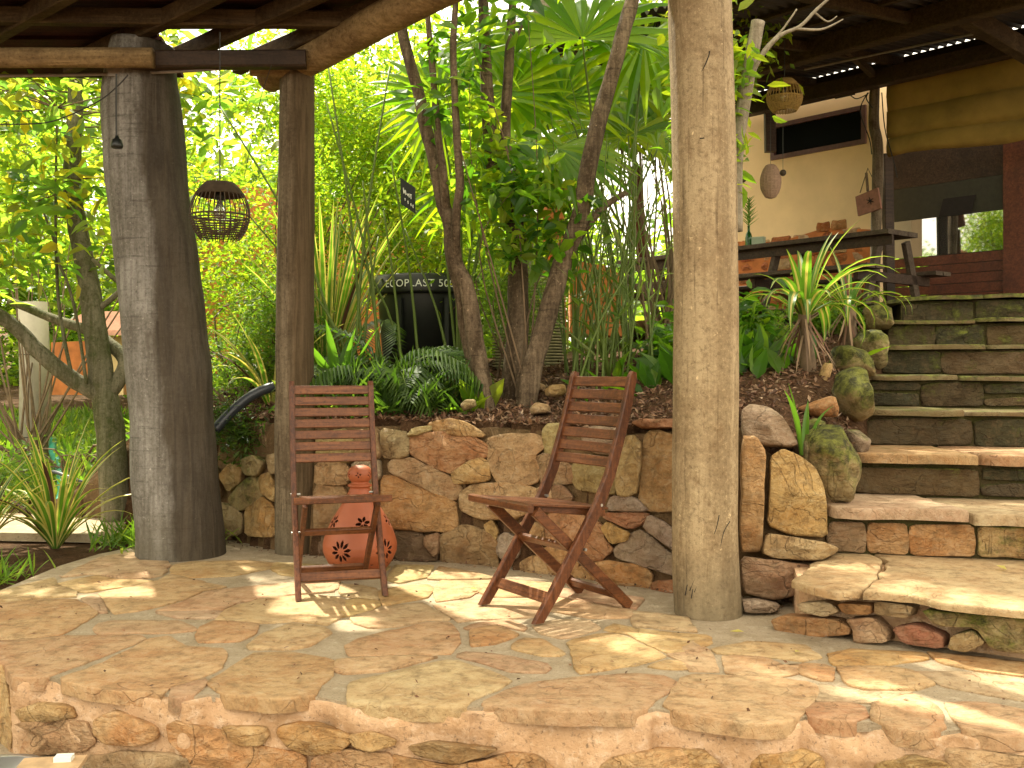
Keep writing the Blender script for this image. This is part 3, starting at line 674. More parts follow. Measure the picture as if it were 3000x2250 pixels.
# front edge of every tread: (left gx,gy) (right gx,gy) height
STEPS = [((5110,3318+470),(6900,3318+640),.20),((5385,3275),(6900,3345),.40),((5545,2945),(6900,2985),.60),((5628,2672),(6900,2650),.79),
         ((5646,2440),(6900,2405),.97),((5730,2252),(6900,2215),1.15),((5775,2110),(6900,2052),1.33),((5860,1952),(6900,1888),1.51)]
ED = []
for k,((xa,ya),(xb,yb),z) in enumerate(STEPS):
    Ya = [3.86,4.42,4.86,5.32,5.78,6.22,6.66,7.1][k]; dirs = [-.50,-.25,-.22,-.2,-.22,-.25,-.3,-.35][k]
    a = Vector(((xa-CX)/FG*Ya, Ya, z)); 
    if k == 0: a = Vector((1.06,3.95,z)); dirs = -.66
    b = a+Vector((2.1,2.1*dirs,0)); ED.append((a,b))
# masses
def step_mesh():
    m = MB()
    for k,(a,b) in enumerate(ED):
        if k == 1: m.build('rubble_core', M_RENDER, st); m = MB()
        z0 = -.02; d = .06
        a2 = a+Vector((.06 if k == 0 else 0,.02 if k == 0 else d,0)); b2 = b+Vector((0,d,0))
        aa = a2+Vector((.5,2.4,0)); bb = b2+Vector((.5,2.4,0))
        zt = a.z-(.026 if k == 0 else .045 if k < 3 else .028)
        v = [(a2.x,a2.y,z0),(b2.x,b2.y,z0),(b2.x,b2.y,zt),(a2.x,a2.y,zt),(aa.x,aa.y,z0),(bb.x,bb.y,z0),(bb.x,bb.y,zt),(aa.x,aa.y,zt)]
        m.add(v, [(0,1,2,3),(3,2,6,7),(4,0,3,7),(1,5,6,2),(5,4,7,6)])
    m.build('rubble_core', M_DIRTY, st)
step_mesh()
random.seed(21)
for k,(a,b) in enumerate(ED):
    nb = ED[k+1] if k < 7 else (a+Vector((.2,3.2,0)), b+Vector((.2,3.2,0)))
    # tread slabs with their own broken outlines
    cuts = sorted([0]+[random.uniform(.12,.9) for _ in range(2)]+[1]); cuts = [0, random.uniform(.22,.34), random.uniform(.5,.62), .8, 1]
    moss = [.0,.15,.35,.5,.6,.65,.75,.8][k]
    if k == 0:
        for pts in ([(690,465),(780,425),(850,350),(960,285),(1185,272),(1300,330),(1270,435),(1150,535),(1000,545),(830,510)],[(1200,272),(1800,312),(2600,345),(2600,690),(1950,640),(1650,600),(1500,560),(1170,540),(1285,440),(1318,330)]):
            poly = [PZ(C0+x_, 3318+y_, .188) for x_,y_ in pts]; pillow('tread_slab', poly, (0,0,1), .014, st, PAL, .0, mat=M_PAVE, back=.016, rough=.3, flat=True, step=.04)
        bp = Vector((1.02,3.93,0)); bn = Vector((-.57,-.82,0))
        for pts,col,ms in ([(570,700),(650,665),(980,690),(1090,750),(1080,800),(640,830),(600,770)],ORA,0),([(1240,575),(1500,605),(1470,690),(1240,665)],OLV,.3),([(1350,750),(1500,725),(1690,800),(1690,890),(1420,850)],RED,.0),([(740,590),(950,580),(1020,645),(930,680),(770,650)],PAL,0),([(1050,690),(1230,680),(1330,780),(1330,850),(1110,850),(1100,760)],TAN,.2),([(1740,800),(1890,760),(1970,850),(1850,910),(1715,890)],TAN,.6),([(1530,625),(1900,660),(2300,690),(2300,930),(2000,900),(1900,750),(1640,740)],OLV,.85),([(1000,590),(1230,600),(1220,670),(1040,660)],ORA,0):
            poly = []
            for x_,y_ in pts:
                gx, gy = C0+x_, 3318+y_; kk = (gx-CX)/FG; Y_ = bp.dot(bn)/Vector((kk,1,0)).dot(bn); poly.append(P(gx,gy,Y_))
            pillow('riser_stone', poly, (-.57,-.82,.1), .022, st, col, ms, back=.10, rough=.7)
        continue
    for i in range(len(cuts)-1):
        u0, u1 = cuts[i], cuts[i+1]
        f0 = a.lerp(b,u0); f1 = a.lerp(b,u1); g0 = Vector((a.x+(b.x-a.x)*u0, 0, a.z)); 
        dy = (nb[0].y-a.y)+.13 if k < 7 else 1.2
        sk = random.uniform(-.04,.04)
        j = lambda s: random.uniform(-s,s)
        poly = [f0+Vector((.008,j(.02)-.01,0)), f0.lerp(f1,.2)+Vector((0,j(.04)-.015,0)), f0.lerp(f1,.45)+Vector((0,j(.04)-.01,0)), f0.lerp(f1,.72)+Vector((0,j(.04)-.015,0)), f1+Vector((-.008,j(.02)-.01,0)),
                f1+Vector((-.008+sk,dy+(nb[1].y-b.y-(nb[0].y-a.y))*u1,0)), f0+Vector((.008+sk,dy+(nb[1].y-b.y-(nb[0].y-a.y))*u0,0))]
        if False: poly = [PZ(x, y+3318, .2) for x,y in [(C0+690,465),(C0+780,425),(C0+960,290),(C0+1180,275),(C0+1300,400),(C0+1180,560),(C0+900,520),(C0+740,495)]]
        th = random.uniform(.012,.02)
        
        tz_ = j(.008)
        for p in poly: p.z = a.z-.012+tz_+j(.003)
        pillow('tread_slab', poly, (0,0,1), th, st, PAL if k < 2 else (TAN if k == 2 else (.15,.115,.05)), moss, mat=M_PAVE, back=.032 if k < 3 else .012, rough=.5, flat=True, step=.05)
    # riser stones, two rows
    zb = 0 if k == 0 else ED[k-1][0].z; zt = a.z-(.055 if k < 3 else .030)
    x = 0.0 if k else 99; L_ = (b-a).length
    dirv = (b-a).normalized(); 
    while x < L_-.05:
        wd = random.uniform(.16,.40) if k < 2 else random.uniform(.25,.75); x1 = min(L_, x+wd)
        two = random.random() < (.4 if k < 2 else .25)
        spans = [(zb+.004, zt)] if not two else [(zb+.004, zb+(zt-zb)*random.uniform(.42,.58)), None]
        if two: spans[1] = (spans[0][1]+.008, zt)
        for z0,z1 in spans:
            q = lambda xx,zz: Vector((a.x,a.y+.045,0))+Vector((dirv.x,dirv.y,0))*xx+Vector((0,0,zz))
            j = lambda s: random.uniform(-s,s)
            if z1-z0 < .03: continue
            poly = [q(x+.008,z0+j(.006)+.004), q((x+x1)/2,z0+abs(j(.01))), q(x1-.006,z0+j(.006)+.004), q(x1-.004+j(.012),(z0+z1)/2), q(x1-.01,z1-abs(j(.012))), q((x+x1)/2,z1-abs(j(.012))), q(x+.01,z1-abs(j(.02))), q(x+j(.012)+.004,(z0+z1)/2)]
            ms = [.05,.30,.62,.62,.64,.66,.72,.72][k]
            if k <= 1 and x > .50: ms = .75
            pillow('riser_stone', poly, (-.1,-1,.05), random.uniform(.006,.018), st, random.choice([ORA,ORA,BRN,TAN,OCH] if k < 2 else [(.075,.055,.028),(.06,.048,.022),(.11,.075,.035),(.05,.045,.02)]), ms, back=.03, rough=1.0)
        x = x1
# boulders edging the stairs
def boulder(name, pts, Y, depth, col, moss, label, parent=None, off=(4424,1659)):
    random.seed(hash(label) % 1000 if False else len(label)*7)
    poly = [P(x+off[0], y+off[1], Y) for x,y in pts]
    c = sum(poly, Vector())/len(poly)
    # full rock: front pillow and a back hull
    pv = resample(chaikin(poly,1), .035); n = len(pv); V=[]; F=[]
    prof = [(-.9,.25),(-.7,.62),(-.35,.9),(0,1.0),(.4,.93),(.75,.70),(.95,.35)]
    sd_ = random.uniform(0,50)
    for (t_,s_) in prof:
        for p in pv:
            q = c+(p-c)*s_; q = q+Vector((0,-t_*depth,0)); q += (q-c)*(.30*fnoise(q, 5, sd_)+.10*fnoise(q, 16, sd_))+Vector((0,1,0))*.05*fnoise(q, 9, sd_+5)*depth/.12
            V.append(q)
    m = len(prof); V.append(c+Vector((0,.95*depth,0))); V.append(c+Vector((0,-1.02*depth,0)))
    F = [(k*n+i, (k+1)*n+i, (k+1)*n+(i+1)%n, k*n+(i+1)%n) for k in range(m-1) for i in range(n)]
    F += [(i,(i+1)%n,m*n) for i in range(n)]+[((m-1)*n+(i+1)%n,(m-1)*n+i,m*n+1) for i in range(n)]
    me = bpy.data.meshes.new(name); me.from_pydata([tuple(v-c) for v in V], [], F); me.materials.append(M_STONE)
    me.polygons.foreach_set('use_smooth', [True]*len(F)); me.update()
    import bmesh
    bm = bmesh.new(); bm.from_mesh(me); bmesh.ops.recalc_face_normals(bm, faces=bm.faces[:]); bm.to_mesh(me); bm.free()
    o = link(name, me); o.location = c; o.color = col+(1,); o['moss'] = float(moss)
    return props(o, label, 'boulder', 'edging boulders beside the stairs')
boulder('boulder', [(790,1180),(920,1110),(1020,1100),(1110,1250),(1125,1400),(1070,1580),(940,1600),(810,1400)], 4.58, .17, OLV, .8, 'large mossy boulder at the left end of the third step')
boulder('boulder', [(950,890),(1020,750),(1180,692),(1212,850),(1215,1030),(1130,1100),(1000,1060)], 5.22, .17, OLV, .85, 'tall mossy boulder leaning beside the fourth and fifth steps')
boulder('boulder', [(970,650),(1000,590),(1070,568),(1180,600),(1222,680),(1215,780),(1100,760),(975,730)], 5.75, .16, OLV, .85, 'round moss capped boulder above the tall leaning one')
boulder('boulder', [(1100,540),(1180,470),(1290,480),(1325,560),(1310,720),(1230,760),(1150,640)], 6.15, .16, OLV, .82, 'mossy boulder with a pale yellow cap below the upper steps')
boulder('boulder', [(1170,340),(1270,312),(1335,350),(1330,480),(1210,480)], 6.8, .18, OLV, .8, 'topmost mossy boulder beside the second spiky plant')
boulder('boulder', [(750,985),(870,940),(960,905),(1000,990),(1003,1050),(840,1040)], 5.0, .10, ORA, .0, 'clean orange wedge shaped rock on the leaf litter')
boulder('boulder', [(868,830),(915,680),(972,700),(930,840),(900,890)], 5.5, .05, OCH, .5, 'thin upright slab of rock left of the tall mossy boulder')
boulder('boulder', [(800,1060),(860,1035),(925,1065),(930,1120),(840,1170),(780,1160)], 4.85, .08, OLV, .8, 'small mossy rock under the orange wedge shaped rock')
boulder('boulder', [(1050,1115),(1140,1125),(1220,1190),(1200,1260),(1110,1300),(1060,1200)], 5.0, .10, GRY, .6, 'low grey mossy rock tucked against the fourth step')
for (pts, Y, col, lab) in [([(770,960),(800,925),(870,925),(880,975),(790,1010)],5.55,OLV,'mossy rock in the bed at the left foot of the slim forked tree'),
        ([(1320,870),(1360,840),(1440,835),(1455,890),(1400,915),(1325,905)],5.7,OCH,'yellow rock on the soil just left of the right hand chair back'),
        ([(1215,985),(1260,945),(1340,965),(1350,1010),(1230,1030)],5.45,TAN,'rounded tan rock at the foot of the leaning tree'),
        ([(1240,860),(1290,815),(1330,840),(1310,890)],5.95,TAN,'small tan rock behind the leaning tree')]:
    o = boulder('boulder', pts, Y, .07, col, .25, lab, off=(2212,1659)); o['group'] = 'rocks lying in the garden bed'

# ------------------------------------------------------------------ posts and the left roof
def log(m, pts, rads, n=28, jit=.06, seed=0, steps=10):
    c = curve_pts(pts, steps); m.tube(c, lerp_list(rads, len(c)), n, jit, seed, sc_=3.5); return m
t = thing('wooden_column', 'thick pale smooth timber column standing between the chair and the stairs', 'column', (.81,4.15,0))
a = P(4600,0,4.15); m = MB(); log(m, [(.81,4.2,-.03),(.795,4.2,.4),(.80,4.2,1.2),(.79,4.2,2.0),(.765,4.2,2.75),(.76,4.2,3.02)], [.139,.134,.133,.131,.128,.126], 40, .035, 3); m.build('shaft', M_COL, t, True)
# drying cracks, real grooves would be thinner than a pixel: dark slivers let into the foot
m = MB()
for pts in ([(4470,3318+510),(4510,3318+420),(4560,3318+330),(4590,3318+230),(4640,3318+110),(4660,3318+20)],[(4570,3318+480),(4610,3318+360),(4660,3318+250),(4690,3318+130),(4730,3318+60)],[(4450,3318+400),(4470,3318+330),(4480,3318+250),(4455,3318+180)],[(4530,490),(4560,440),(4590,370),(4600,330)],[(4440,912),(4465,902),(4492,904)],[(4535,898),(4565,894)],[(4600,3318+440),(4640,3318+330),(4690,3318+300)],[(4500,3318+520),(4520,3318+470),(4540,3318+400)],[(4480,3318+560),(4490,3318+500)],[(4440,3318+540),(4455,3318+470)]):
    c = []
    for gx,gy in pts:
        k = (gx-CX)/FG; # hit the shaft cylinder
        A_ = k*k+1; cx_, cy_, r_ = .797, 4.2, .1325; B_ = -2*(k*cx_+cy_); C_ = cx_*cx_+cy_*cy_-r_*r_; D_ = B_*B_-4*A_*C_
        if D_ < 0: continue
        Y = (-B_-math.sqrt(D_))/(2*A_); c.append(P(gx, gy, Y))
    if len(c) > 1: m.tube(curve_pts(c,4), .0022, 5)
m.build('crack', M_DARKROOM, t)
t = thing('trunk_post', 'massive grey tree trunk post on the left holding the roof', 'post', (-1.72,5.55,0))
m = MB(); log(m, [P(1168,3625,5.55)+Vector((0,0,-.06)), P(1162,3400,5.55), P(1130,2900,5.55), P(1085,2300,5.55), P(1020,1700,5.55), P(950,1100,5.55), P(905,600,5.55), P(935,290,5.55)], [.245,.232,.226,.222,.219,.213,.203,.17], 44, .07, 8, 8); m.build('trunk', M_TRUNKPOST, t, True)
t = thing('timber_post', 'slim weathered round post behind the left chair', 'post', (-1.2,5.57,0))
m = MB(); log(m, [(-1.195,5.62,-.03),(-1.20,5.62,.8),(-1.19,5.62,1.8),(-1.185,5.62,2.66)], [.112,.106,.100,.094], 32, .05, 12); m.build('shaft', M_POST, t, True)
# roof
roof = thing('patio_roof', 'dark timber patio roof with boards and beams over the left side', 'roof', (-2,5,2.7))
rz = lambda y: 2.83+.2*(5.5-y)
def xlim(y): return -1.22+(5.65-y)*1.30
random.seed(4)
y = 6.05; k = 0
while y > 3.2:
    w_ = .135; x1 = -1.95 if y > 5.52 else xlim(y)+.10
    m = MB(); z = rz(y-w_/2)+.035
    m.beam((-4.6+random.uniform(-.1,.1), y-w_/2, z+random.uniform(-.004,.004)+(k%2)*.023), (x1+random.uniform(-.02,.02), y-w_/2, z+(k%2)*.023), w_+.03, .022, up=(0,.2,1)); m.build('roof_board', M_BOARD, roof)
    y -= w_; k += 1
m = MB(); m.beam((-4.6,5.22,rz(5.22)-.04), (-.62,5.32,rz(5.30)-.045), .07, .085, bev=.008); m.build('purlin', M_BEAM, roof)
m = MB(); m.beam((-4.6,4.4,rz(4.4)-.04), (.35,4.4,rz(4.4)-.04), .07, .085, bev=.008); m.build('purlin', M_BEAM, roof)
for (xa) in (-3.3,-2.72,-1.98,-1.48,-1.02):
    m = MB(); a = Vector((xa,5.5,2.80)); m.beam(a+Vector((-.55,.30,-.07)), a+Vector((1.9,-1.42,.26)), .065, .09, bev=.006); m.build('rafter', M_BEAM, roof)
m = MB(); m.tube(curve_pts([(-4.5,5.24,2.60),(-3.3,5.26,2.61),(-2.6,5.26,2.615),(-1.86,5.28,2.62)],5), [.052]*16, 12, .08, 5); m.build('brown_log_beam', M_LOGB, roof, True)
m = MB(); m.beam((-2.0,5.34,2.625),(-1.10,5.44,2.66), .08, .09, bev=.01); m.build('dark_beam', M_DARKW, roof)
m = MB(); log(m, [(-1.38,5.78,2.66),(-1.10,5.55,2.70),(-.6,5.14,2.805),(-.30,4.92,2.865),(.3,4.48,2.96),(.8,4.12,3.06),(1.4,3.7,3.15)], [.085,.088,.092,.094,.096,.096], 24, .07, 9); m.build('diagonal_log_beam', M_LOGB, roof, True)
m = MB(); log(m, [(-1.42,5.52,2.655),(-1.27,5.57,2.66),(-1.1,5.60,2.66)], [.058,.062,.06], 18, .08, 6); m.build('short_log_stub', M_LOGB, roof, True)
t = thing('electrical_conduit', 'thin grey conduit running under the roof beam', 'conduit', P(0,480,5.4))
m = MB(); m.tube(curve_pts([P(-400,480,5.4),P(0,490,5.4),P(700,480,5.4),P(1300,455,5.4),P(1640,420,5.45),P(1800,385,5.48),P(1990,330,5.5)],4), .009, 8); m.build('pipe', M_PIPE, t, True)
m = MB(); m.box(P(760,470,5.37), (.09,.03,.045)); m.build('junction_box', M_PIPE, t)
def cable(label, pts, r=.0035, cat='cable', mat=None):
    m = MB(); m.tube(curve_pts(pts, 8), r, 6); o = m.build('hanging_cable', mat or M_CABLE, None, True); return props(o, label, cat)
cable('black cable sagging from the conduit to the left edge', [P(830,485,5.3),P(760,560,5.3),P(640,655,5.3),P(430,755,5.3),P(250,800,5.3),P(-100,805,5.3)])
cable('thin black cord looping beside the slim post', [P(1760,420,5.3),P(1700,600,5.35),P(1640,860,5.4),P(1580,1170,5.5)], .002)
t = thing('lamp_socket', 'black empty lamp socket hanging on a cord before the trunk post', 'lamp socket', P(755,880,5.05))
m = MB(); m.tube([P(755,480,5.05),P(752,700,5.05),P(755,885,5.05)], .0042, 6); m.build('cord', M_CABLE, t)
c = P(758,880,5.05); m = MB(); m.lathe([(.001,0),(.008,0),(.011,-.012),(.022,-.02),(.030,-.045),(.029,-.055),(.024,-.062),(.001,-.06)], 20, c); m.build('socket', M_BLACK, t, True)

# ------------------------------------------------------------------ wicker lamps
def cage_lamp(label, c, r, H, mat, top, dense, nrib=34):
    t = thing('wicker_lamp', label, 'lamp', c, group='globe shaped wicker pendant lamps')
    def prof(u): # u 0 top .. 1 bottom, radius
        return r*max(.02, (math.sin(math.pi*(.10+.74*u)))**.60)
    zt = H*.5
    zz = lambda u: c[2]+zt-H*u
    m = MB()
    for k in range(nrib):
        a = 2*math.pi*k/nrib+random.uniform(-.02,.02); pts = [(c[0]+prof(u)*math.cos(a), c[1]+prof(u)*math.sin(a), zz(u)) for u in np.linspace(0,1,13)]
        m.tube(pts, .0024 if mat is M_WICKER else .0034, 4)
    m.build('cage_ribs', mat, t)
    m = MB()
    for u in np.linspace(.0,.20,12): m.ring((c[0],c[1],zz(u)), prof(u), .0045, 32, 4)
    m.ring((c[0],c[1],zz(0)), r*.3, .006, 20, 5); m.ring((c[0],c[1],zz(0)), r*.18, .006, 20, 5)
    m.build('woven_cap', mat, t)
    m = MB()
    for u in np.linspace(dense[0],dense[1],dense[2]): m.ring((c[0],c[1],zz(u)), prof(u), .0032, 36, 4)
    for k in range(24):
        a = 2*math.pi*(k+.5)/24; m.tube([(c[0]+prof(u)*math.cos(a), c[1]+prof(u)*math.sin(a), zz(u)) for u in np.linspace(dense[0],1,6)], .002, 3)
    m.ring((c[0],c[1],zz(.58)), prof(.58), .005, 36, 5)
    m.build('woven_basket', mat, t)
    m = MB(); m.lathe([(.001,.03),(.018,.03),(.022,-.03),(.018,-.045),(.001,-.045)], 16, (c[0],c[1],zz(.13))); m.build('lamp_holder', M_BLACK, t, True)
    m = MB(); m.lathe([(.012,.0),(.016,-.02),(.030,-.05),(.030,-.07),(.018,-.09),(.001,-.095)], 18, (c[0],c[1],zz(.13)-.045)); m.build('bulb', M_GLASSB, t, True)
    m = MB(); m.tube([(c[0],c[1],zz(.1)),(c[0],c[1],top)], .003, 6); m.build('cord', M_CABLE, t)
    return t
mg, tg, bg_, og = nmat('bulb_glass'); bg_.inputs['Base Color'].default_value = (.9,.9,.85,1); bg_.inputs['Roughness'].default_value = .05; bg_.inputs['Transmission Weight'].default_value = .9; M_GLASSB = mg
cage_lamp('dark wicker globe lamp hanging between the trunk post and the slim post', tuple(P(1425,1372,5.0)), .143, .275, M_WICKER, 2.66, (.64,.94,8))
cage_lamp('golden wicker globe lamp hanging from the veranda roof', tuple(P(5084,622,8.6)), .148, .265, M_WICKERY, 3.95, (.55,.97,12), 30)
t = thing('woven_pod', 'pinkish egg shaped woven pod hanging before the cream wall', 'hanging ornament', P(4994,1175,9.0))
c = P(4994,1175,9.0); m = MB(); pr = [(.004,.15),(.03,.148),(.055,.12),(.078,.07),(.089,.01),(.086,-.05),(.068,-.10),(.042,-.14),(.018,-.152),(.001,-.152)]
m.lathe(pr, 28, c); m.build('pod', M_WICKERP, t, True)
m = MB()
for z in np.linspace(-.14,.14,22):
    r_ = np.interp(z, [p[1] for p in pr][::-1], [p[0] for p in pr][::-1]); m.ring((c[0],c[1],c[2]+z), r_+.001, .0035, 26, 4)
for k in range(18):
    a = k/18*2*math.pi; m.tube([(c[0]+(np.interp(z, [p[1] for p in pr][::-1], [p[0] for p in pr][::-1])+.003)*math.cos(a), c[1]+(np.interp(z, [p[1] for p in pr][::-1], [p[0] for p in pr][::-1])+.003)*math.sin(a), c[2]+z) for z in np.linspace(-.14,.14,8)], .003, 4)
m.build('weave', M_WICKERP, t)
m = MB(); m.tube([c+Vector((0,0,.14)), (c[0],c[1],3.9)], .002, 5); m.build('cord', M_CABLE, t)
def ball(label, g, Y, r, topz):
    c = P(g[0],g[1],Y); t = thing('hanging_ball', label, 'hanging ornament', c, group='small brown balls on strings')
    m = MB(); m.lathe([(r*math.sin(a)*(1+.0), r*math.cos(a)) for a in np.linspace(.02,math.pi-.02,9)], 14, c); m.build('ball', M_WICKER, t, True)
    m = MB(); m.tube([c+Vector((0,0,r)), (c[0],c[1],topz)], .002, 5); m.build('string', M_CABLE, t)
ball('brown ball hanging left of the woven pod', (4812,1160), 8.4, .032, 3.7)
ball('brown ball on a twisted string hanging right of the woven pod', (5074,1120), 8.6, .028, 3.1)

# ------------------------------------------------------------------ folding chairs
def chair(label, loc, rz_, s=1.0):
    t = thing('folding_chair', label, 'chair', loc, rz_, 'wooden folding garden chairs'); t.scale = (s,s,s)
    W = .19
    def bld(m, name, mat): return m.build(name, mat, t, False, world=False)
    for sx in (-1,1):
        m = MB(); pts = [(sx*W,-.215,.0),(sx*W,-.135,.11),(sx*W,.075,.42),(sx*W,.135,.54),(sx*W,.19,.70),(sx*W,.225,.82),(sx*W,.25,.925),(sx*W,.257,.948)]
        wd = [.042,.046,.048,.046,.044,.042,.038,.022]
        V = []; F = []
        for i,p in enumerate(pts):
            p = Vector(p); d = (Vector(pts[min(i+1,len(pts)-1)])-Vector(pts[max(i-1,0)])).normalized(); nn = Vector((0,d.z,-d.y)); w2 = wd[i]/2; h = .0125
            if i == 0: nn = Vector((0,1,0)); w2 *= 1.15
            e = .004
            for (x_,k_) in ((-h,-1+.15),(-h+e,-1),(h-e,-1),(h,-1+.15),(h,1-.15),(h-e,1),(-h+e,1),(-h,1-.15)): V.append(p+Vector((x_,0,0))+nn*w2*k_)
        n = 8; F = [(i*n+k, i*n+(k+1)%n, (i+1)*n+(k+1)%n, (i+1)*n+k) for i in range(len(pts)-1) for k in range(n)]+[tuple(range(7,-1,-1)), tuple(range((len(pts)-1)*n, len(pts)*n))]
        m.add(V,F); bld(m,'stile',M_CHAIR)
        xi = sx*(W-.030)
        m = MB(); m.beam((xi,-.205,.418),(xi,.262,.0), .021, .042, up=(0,.7,.7), bev=.003); bld(m,'leg',M_CHAIRY)
        m = MB(); m.beam((sx*(W-.052),-.255,.437),(sx*(W-.052),.13,.385), .018, .030, bev=.003); bld(m,'seat_side_rail',M_CHAIRY)
        m = MB(); m.tube([(sx*(W+.017),.004,.318-.06),(sx*(W-.05),.004,.318-.06)], .006, 8); m.tube([(sx*(W+.014),.085,.425),(sx*(W-.03),.085,.425)], .006, 8); bld(m,'bolt',M_METAL)
    # back slats
    def sty(z): return np.interp(z, [.42,.54,.70,.82,.925], [.075,.135,.19,.225,.25])
    for i in range(7):
        z = .908-i*.0535; y = sty(z); th = math.atan2(sty(z+.02)-sty(z-.02), .04); hgt = .041
        m = MB(); V = []; F = []
        xs = np.linspace(-W+.012, W-.012, 9)
        for x in xs:
            bow = .010*(1-(x/W)**2); rot = Matrix.Rotation(-th,3,'X')
            for (yy,zz_) in ((-.006,-hgt/2+.002),(-.0045,-hgt/2),(.006,-hgt/2),(.006,hgt/2),(-.0045,hgt/2),(-.006,hgt/2-.002)):
                V.append(Vector((x,y+bow-.002,z))+rot@Vector((0,yy,zz_)))
        n = 6; F = [(j*n+k, (j+1)*n+k, (j+1)*n+(k+1)%n, j*n+(k+1)%n) for j in range(8) for k in range(n)]+[tuple(range(n)), tuple(range(8*n+n-1,8*n-1,-1))]
        m.add(V,F); bld(m,'back_slat',M_CHAIRX)
    # seat
    m = MB(); m.beam((-.213,-.262,.437),(.213,-.262,.437), .026, .030, bev=.004); bld(m,'seat_front_rail',M_CHAIRX)
    m = MB(); m.beam((-.16,.125,.386),(.16,.125,.386), .024, .026, bev=.003); bld(m,'seat_rear_rail',M_CHAIRX)
    for i in range(8):
        x = -.147+i*.042; m = MB(); m.beam((x,-.2495,.447),(x,.150,.403), .030, .010, bev=.002); bld(m,'seat_slat',M_CHAIRY)
    m = MB(); m.beam((-W,-.150,.082),(W,-.150,.082), .018, .044, up=(0,.55,.83), bev=.003); bld(m,'front_stretcher',M_CHAIRX)
    m = MB(); m.beam((-W+.03,.205,.050),(W-.03,.205,.050), .018, .040, up=(0,-.6,.8), bev=.003); bld(m,'rear_stretcher',M_CHAIRX)
    m = MB(); m.beam((-W+.03,-.055,.268),(W-.03,-.055,.268), .018, .034, up=(0,-.6,.8), bev=.003); bld(m,'middle_rail',M_CHAIRX)
    return t
M_METAL = plain('dull_steel_bolt', (.35,.33,.30), .4, metal=.8, bumpd=0)
# chair one: front feet midpoint (-.728,4.435) rear midpoint (-.847,4.84)
fm = Vector((-.728,4.43)); rm = Vector((-.847,4.85)); d = (rm-fm).normalized(); c = (fm+rm)/2
chair('reddish wooden folding chair facing the camera before the clay lantern', (c.x-.01,c.y,.012), math.atan2(-d.x,d.y), .985)
fm = Vector((-.012,4.14)); d = Vector((.411,.275)).normalized(); c = fm+d*.225
chair('reddish wooden folding chair turned sideways beside the pale column', (c.x,c.y,.012), math.atan2(-d.x,d.y), 1.035)

# ------------------------------------------------------------------ pierced clay lantern
def lantern():
    c = P(2333,3600,5.12); c.z = .010
    t = thing('clay_lantern', 'gourd shaped terracotta lantern with petal cut-outs behind the left chair', 'lantern', c)
    s = 1/431
    prof = [(58,222),(66,212),(73,200),(79,186),(80,170),(76,154),(70,138),(62,121),(51,103),(39,84),(29,66),(23,54),(20,48.5),(27,46),(28,43),(20,40),(17,37),(22,33),(26,26),(27,19),(25,11),(19,4),(10,1),(6,0)]
    z = [(222-v)*s for r,v in prof]; r = [q*s for q,v in prof]
    from bisect import bisect
    NA, NV = 300, 230
    # arc length param
    L_ = [0]
    for i in range(1,len(z)): L_.append(L_[-1]+math.hypot(z[i]-z[i-1], r[i]-r[i-1]))
    ls = np.linspace(0,L_[-1],NV); zz = np.interp(ls,L_,z); rr = np.interp(ls,L_,r)
    k = np.ones(7)/7; rr2 = np.convolve(np.pad(rr,3,'edge'),k,'valid'); zz2 = np.convolve(np.pad(zz,3,'edge'),k,'valid')
    holes = []   # (angle, arc l, length, width, direction)
    def flower(a0, l0, n, r0, ln, wd):
        for i in range(n): th = 2*math.pi*i/n+.2; holes.append((a0,l0,r0,ln,wd,th))
    Lz = lambda v: float(np.interp((222-v)*s, z, L_))
    for i in range(5): flower(-1.95+i*2*math.pi/5, Lz(176), 10, .016, .042, .0078)
    for i in range(5): flower(-1.95+.63+i*2*math.pi/5, Lz(118), 6, .006, .032, .0085)
    for i in range(6): flower(-1.57+i*2*math.pi/6, Lz(20), 4, .004, .012, .0038)
    for i in range(10): holes.append((-1.75+i*2*math.pi/10, Lz(206), .0, .016, .0042, math.pi/2*0))
    A = np.linspace(0,2*math.pi,NA,endpoint=False)
    ca = (A+math.pi/NA)[None,:]; cl = ((ls[:-1]+ls[1:])/2)[:,None]; cr_ = ((rr2[:-1]+rr2[1:])/2)[:,None]
    hole = np.zeros((NV-1,NA),bool)
    for (a0,l0,r0,ln,wd,th) in holes:
        da = (ca-a0+math.pi)%(2*math.pi)-math.pi; R0 = float(np.interp(l0,ls,rr2))
        dx = da*R0; dy = cl-l0+0*ca
        u = dx*math.cos(th)+dy*math.sin(th); v = -dx*math.sin(th)+dy*math.cos(th)
        m_ = (u-r0)/ln; hole |= (m_>0)&(m_<1)&(np.abs(v) < wd*np.sin(np.clip(m_,0,1)*math.pi)**.8)
    V = np.stack([np.outer(rr2,np.cos(A)), np.outer(rr2,np.sin(A)), np.repeat(zz2[:,None],NA,1)],-1).reshape(-1,3)
    j,i = np.where(~hole); i2 = (i+1)%NA
    F = np.stack([j*NA+i, j*NA+i2, (j+1)*NA+i2, (j+1)*NA+i],-1)
    o = link('pierced_body', mesh_np('pierced_body', V, F, None, True, mats=[M_TERRA,M_TERRAIN]), t)
    md = o.modifiers.new('wall', 'SOLIDIFY'); md.thickness = .006; md.offset = -1; md.material_offset = 1; md.material_offset_rim = 1
    m = MB(); m.lathe([(.001,.012),(.125,.012),(.13,.006),(.125,0),(.001,0)], 32, c); m.build('base', M_TERRA, t, True)
lantern()

